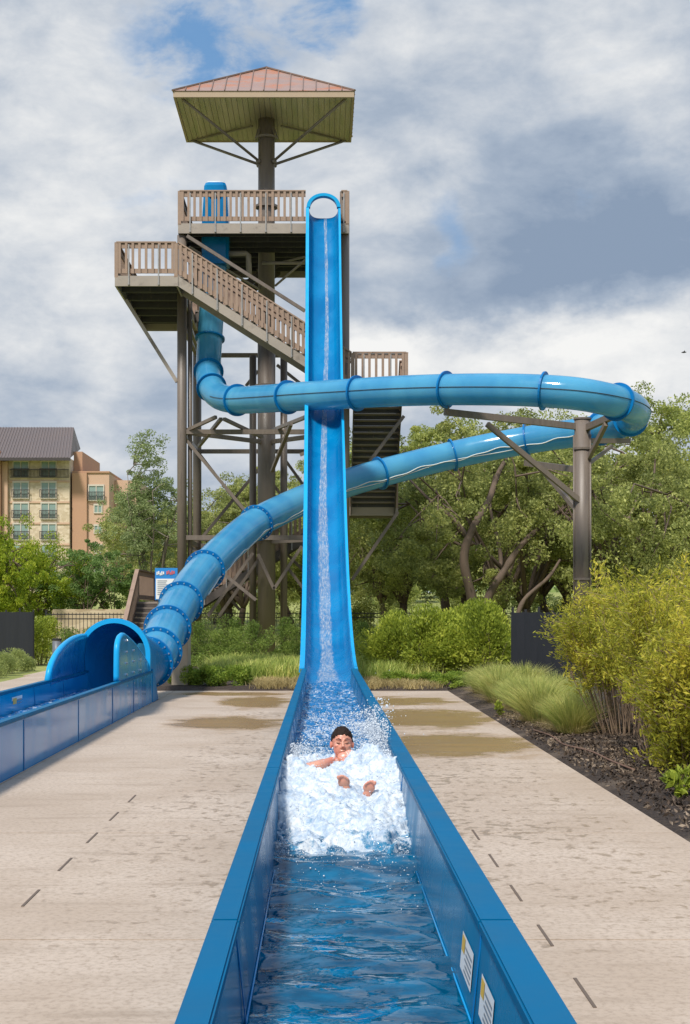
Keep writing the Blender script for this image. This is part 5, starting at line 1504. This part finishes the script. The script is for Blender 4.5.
# legs towards the viewer, soles up out of the froth
for s_, fx, fz, fy in ((-1, .172, .445, 10.42), (1, .335, .40, 10.46)):
    hip = (.14+s_*.085, 11.15, .20); kn = (.14+s_*.10+.02, 10.82, .33); an = (fx, fy+.085, fz-.045)
    limb([hip, (hip[0], 11.0, .27), kn], [.088, .08, .058]); limb([kn, ((kn[0]+an[0])/2, (kn[1]+an[1])/2+.02, (kn[2]+an[2])/2+.01), an], [.056, .054, .037])
    tilt = Matrix.Rotation(math.radians(18), 3, 'X') @ Matrix.Rotation(math.radians(s_*14), 3, 'Y')
    F_ = Vector((fx, fy, fz))
    for oz, rx, ry, rz_2 in ((-.075, .032, .036, .04), (-.02, .034, .026, .06), (.045, .046, .022, .045)): ellip(body, F_+tilt @ Vector((0, .02, oz)), (rx, ry, rz_2), tilt, 10)
    for k, (ox, ln, rr) in enumerate(((-.034, .024, .0135), (-.012, .022, .0105), (.007, .018, .010), (.024, .012, .0095), (.039, .004, .009))):
        ellip(body, F_+tilt @ Vector((-s_*ox*.9, .012-.3*abs(ox), .078+ln*1.1-6*ox*ox)), (rr*.88, rr*1.0, rr*1.5), tilt, 8)
tmp = rawmesh('person_base', body.v, body.f, skin, None, loc=PB)
rm = tmp.modifiers.new('r', 'REMESH'); rm.mode = 'VOXEL'; rm.voxel_size = .0052
smo = tmp.modifiers.new('s', 'SMOOTH'); smo.iterations = 4; smo.factor = .5
dg = bpy.context.evaluated_depsgraph_get()
pm = bpy.data.meshes.new_from_object(tmp.evaluated_get(dg)); bpy.data.objects.remove(tmp)
pm.polygons.foreach_set('use_smooth', [True]*len(pm.polygons)); pm.materials.clear(); pm.materials.append(skin)
person = bpy.data.objects.new('person', pm); COL.objects.link(person); person.location = PB
tag(person, 'man with short dark hair and closed eyes sliding feet first through white spray', 'person')
hb = MB(); n = 26
hv = []
for i in range(n+1):
    th = PI*.62*i/n
    for j in range(2*n):
        ph = PI*j/n
        d = Vector((math.sin(th)*math.cos(ph), math.sin(th)*math.sin(ph), math.cos(th)))
        # hairline: higher on the forehead, lower at the back and sides
        front = max(0, -d.y)
        lim = .34+.0*front
        zmin = .50*front**1.1-.22*(1-front)+.10*mnoise.noise(d*7)+.10*mnoise.noise(d*17)
        dz = max(d.z, zmin) if d.z < zmin else d.z
        k = 1.0 if d.z >= zmin-.02 else .93
        rr = 1.04+.07*mnoise.noise(d*8)+.07*mnoise.noise(d*22)
        if d.z < zmin: rr = .96
        hv.append(hd(0, .018, .022)+HROT @ Vector((d.x*.089*rr, d.y*.110*rr, d.z*.112*rr)))
hb.add(hv, [(i*2*n+j, i*2*n+(j+1) % (2*n), (i+1)*2*n+(j+1) % (2*n), (i+1)*2*n+j) for i in range(n) for j in range(2*n)])
hb.build('hair', hairm, person, smooth=True)
for s_ in (-1, 1):
    MB().tube([hd(s_*.013, -.0955, .026), hd(s_*.03, -.0965, .032), hd(s_*.05, -.086, .026)], [.0028, .0034, .002], 6).build('eyebrow', hairm, person, smooth=True)
    MB().tube([hd(s_*.017, -.0885, .000), hd(s_*.031, -.0895, -.004), hd(s_*.046, -.081, .001)], [.0022, .003, .002], 6).build('eyelashes', hairm, person, smooth=True)
sh = MB()
for i in range(3, 6): ellip(sh, tors[i][0], (tors[i][1]+.012, tors[i][2]+.012, .10), trot, 10)
sh.build('swim_shorts', mat('navy_shorts', (.02, .03, .06), .7), person, smooth=True)

# ------------------------------------------------------------------ splash
def foam_top(x, y):
    c = (x-.135)/.43; y = y+.30*mnoise.noise((x*3.5, 2, 0))*sstep(9.6, 8.8, y)+.22*mnoise.noise((x*9, y*3, 7))*sstep(9.6, 8.8, y)+.35*abs(c)**3*(1-sstep(8.8, 10.2, y))*-1
    h = float(np.interp(y, [8.35, 8.8, 9.5, 10.2, 10.6, 11.2, 11.5, 11.9, 12.3, 12.9, 13.4], [.0, .15, .24, .295, .33, .39, .41, .37, .33, .24, .05]))+.04
    # a hollow over the head and arms, a lower back right
    h -= .10*math.exp(-((x-.165)/.13)**2-((y-11.95)/.25)**2)+.06*math.exp(-((x+.06)/.12)**2-((y-11.65)/.2)**2)
    h += .07*math.exp(-((x-.36)/.12)**2-((y-11.5)/.3)**2)-.02*math.exp(-((x-.2)/.1)**2-((y-11.4)/.25)**2)
    h -= .10*math.exp(-((x-.19)/.12)**2-((y-10.25)/.28)**2)+.07*math.exp(-((x-.34)/.1)**2-((y-10.3)/.25)**2)+.09*math.exp(-((x+.04)/.16)**2-((y-11.42)/.28)**2)
    p = Vector((x*1.0, y*1.0, 0))
    b1 = abs(mnoise.noise(p*3.2+Vector((1, 5, 0))))*.12
    b2 = abs(mnoise.noise(p*6))*.085+.03*mnoise.noise(p*11)
    b3 = abs(mnoise.noise(p*23))*.035
    b4 = (.5-abs(mnoise.noise(p*52)))*.022
    return h+b1+b2+b3+b4-.088
fx0, fx1, fy0, fy1, st = -.322, .592, 8.35, 13.4, .0115
nxf = int((fx1-fx0)/st); nyf = int((fy1-fy0)/st)
fz = np.empty((nyf, nxf)); fv = []
for j in range(nyf):
    for i in range(nxf):
        x = fx0+(fx1-fx0)*i/(nxf-1); y = fy0+(fy1-fy0)*j/(nyf-1)
        z = foam_top(x, y)+.0
        fz[j, i] = z+.14-.0
        fv.append((x+.012*mnoise.noise((x*30, y*30, 5)), y+.012*mnoise.noise((x*30, y*30, 8)), z+.14))
wz_ = np.array([[water_h(fx0+(fx1-fx0)*i/(nxf-1), fy0+(fy1-fy0)*j/(nyf-1)) for i in range(0, nxf)] for j in range(nyf)])
keep = fz > wz_-.012
ff_ = []
for j in range(nyf-1):
    for i in range(nxf-1):
        if keep[j, i] or keep[j+1, i] or keep[j, i+1] or keep[j+1, i+1]: ff_.append((j*nxf+i, j*nxf+i+1, (j+1)*nxf+i+1, (j+1)*nxf+i))
fm, nt, b = new_mat('white_froth'); foam_bsdf(nt, b)
co = nn(nt, 'ShaderNodeNewGeometry').outputs['Position']
spf = nn(nt, 'ShaderNodeSeparateXYZ'); nt.links.new(co, spf.inputs[0])
bn = nn(nt, 'ShaderNodeBump'); bn.inputs['Strength'].default_value = .5; bn.inputs['Distance'].default_value = .010
nt.links.new(noise(nt, co, 60, 5, .7), bn.inputs['Height']); nt.links.new(bn.outputs[0], b.inputs['Normal'])
fr_ = noise(nt, scalev(nt, co, (1, .55, 1)), 7.5, 7, .72, .4)
sd = math_(nt, 'ABSOLUTE', math_(nt, 'SUBTRACT', spf.outputs[0], .135))
lim = math_(nt, 'SUBTRACT', mapr(nt, spf.outputs[1], 8.4, 9.9, .10, .50, False), math_(nt, 'MULTIPLY', mapr(nt, sd, .2, .45), .10))
alpha = mapr(nt, math_(nt, 'SUBTRACT', math_(nt, 'ADD', fr_, lim), .62), -.05, .10)
tr = nn(nt, 'ShaderNodeBsdfPrincipled'); tr.inputs['Base Color'].default_value = (.03, .19, .34, 1); tr.inputs['Roughness'].default_value = .08
mx = nn(nt, 'ShaderNodeMixShader'); nt.links.new(alpha, mx.inputs[0]); nt.links.new(tr.outputs[0], mx.inputs[1]); nt.links.new(b.outputs[0], mx.inputs[2])
nt.links.new(mx.outputs[0], nt.nodes['Material Output'].inputs[0])
o = rawmesh('splash_foam', fv, ff_, fm, smooth=True); tag(o, 'boiling white froth filling the trough around the swimmer', 'foam', kind='stuff')
# drops: small faceted beads thrown up over the froth and along the right wall
r = np.random.default_rng(12)
pts, rad = [], []
def throw(n, f, rmin, rmax):
    for _ in range(n):
        p = f()
        if p is None: continue
        pts.append(p); rad.append(rmin+(rmax-rmin)*r.random()**2.5)
def over_foam():
    x, y = r.uniform(-.29, .55), r.uniform(8.5, 13.2); z = foam_top(x, y)+.14
    return (x, y, max(z, WZ)+r.exponential(.022))
throw(5200, over_foam, .0010, .0040)
def plume_right():
    t = r.random(); y = 11.6+6.5*t**1.3; x = .57-r.exponential(.10); top = .62*math.sin(PI*min(1, t*1.05+.12))*(.55+.45*math.sin(y*5)**2)
    return (x+(.1*r.random() if top > .5 else 0), y, .33+top*r.random()**.8)
throw(6500, plume_right, .0014, .0075)
def plume_left():
    t = r.random(); y = 11.2+2.6*t; return (-.28+r.exponential(.09), y, .36+.22*math.sin(PI*t)*r.random())
throw(2000, plume_left, .0014, .007)
def behind():
    y = r.uniform(12.5, 20); x = r.uniform(-.28, .54); return (x, y, water_h(x, y)+r.exponential(.035))
throw(1500, behind, .002, .008)
def front():
    y = 8.9-r.exponential(.35); x = r.uniform(-.27, .55); return (x, y, water_h(x, y)+r.exponential(.02)) if y > 7.2 else None
throw(700, front, .001, .004)
def outside():
    return (.62+r.exponential(.12), r.uniform(13, 19), .0+abs(r.normal()*.35))
throw(250, outside, .002, .006)
pts = np.array(pts); rad = np.array(rad)
ico = np.array([(0, 0, 1), (.894, 0, .447), (.276, .851, .447), (-.724, .526, .447), (-.724, -.526, .447), (.276, -.851, .447), (.724, .526, -.447), (-.276, .851, -.447), (-.894, 0, -.447), (-.276, -.851, -.447), (.724, -.526, -.447), (0, 0, -1)])
icf = np.array([(0, 1, 2), (0, 2, 3), (0, 3, 4), (0, 4, 5), (0, 5, 1), (1, 6, 2), (2, 7, 3), (3, 8, 4), (4, 9, 5), (5, 10, 1), (6, 7, 2), (7, 8, 3), (8, 9, 4), (9, 10, 5), (10, 6, 1), (11, 7, 6), (11, 8, 7), (11, 9, 8), (11, 10, 9), (11, 6, 10)])
V = (pts[:, None, :]+ico[None]*rad[:, None, None]*(.6+1.3*r.random((len(pts), 1, 3)))).reshape(-1, 3)
Q = (np.arange(len(pts))[:, None, None]*12+icf[None]).reshape(-1, 3)
dm, nt, b = new_mat('water_beads'); b.inputs['Base Color'].default_value = (.62, .67, .72, 1); b.inputs['Roughness'].default_value = .2
me = fast_mesh('spray_drops', V, Q, dm); me.polygons.foreach_set('use_smooth', [True]*len(me.polygons))
o = bpy.data.objects.new('spray_drops', me); COL.objects.link(o); tag(o, 'white spray drops flying up around the swimmer and along the trough wall', 'spray', kind='stuff')
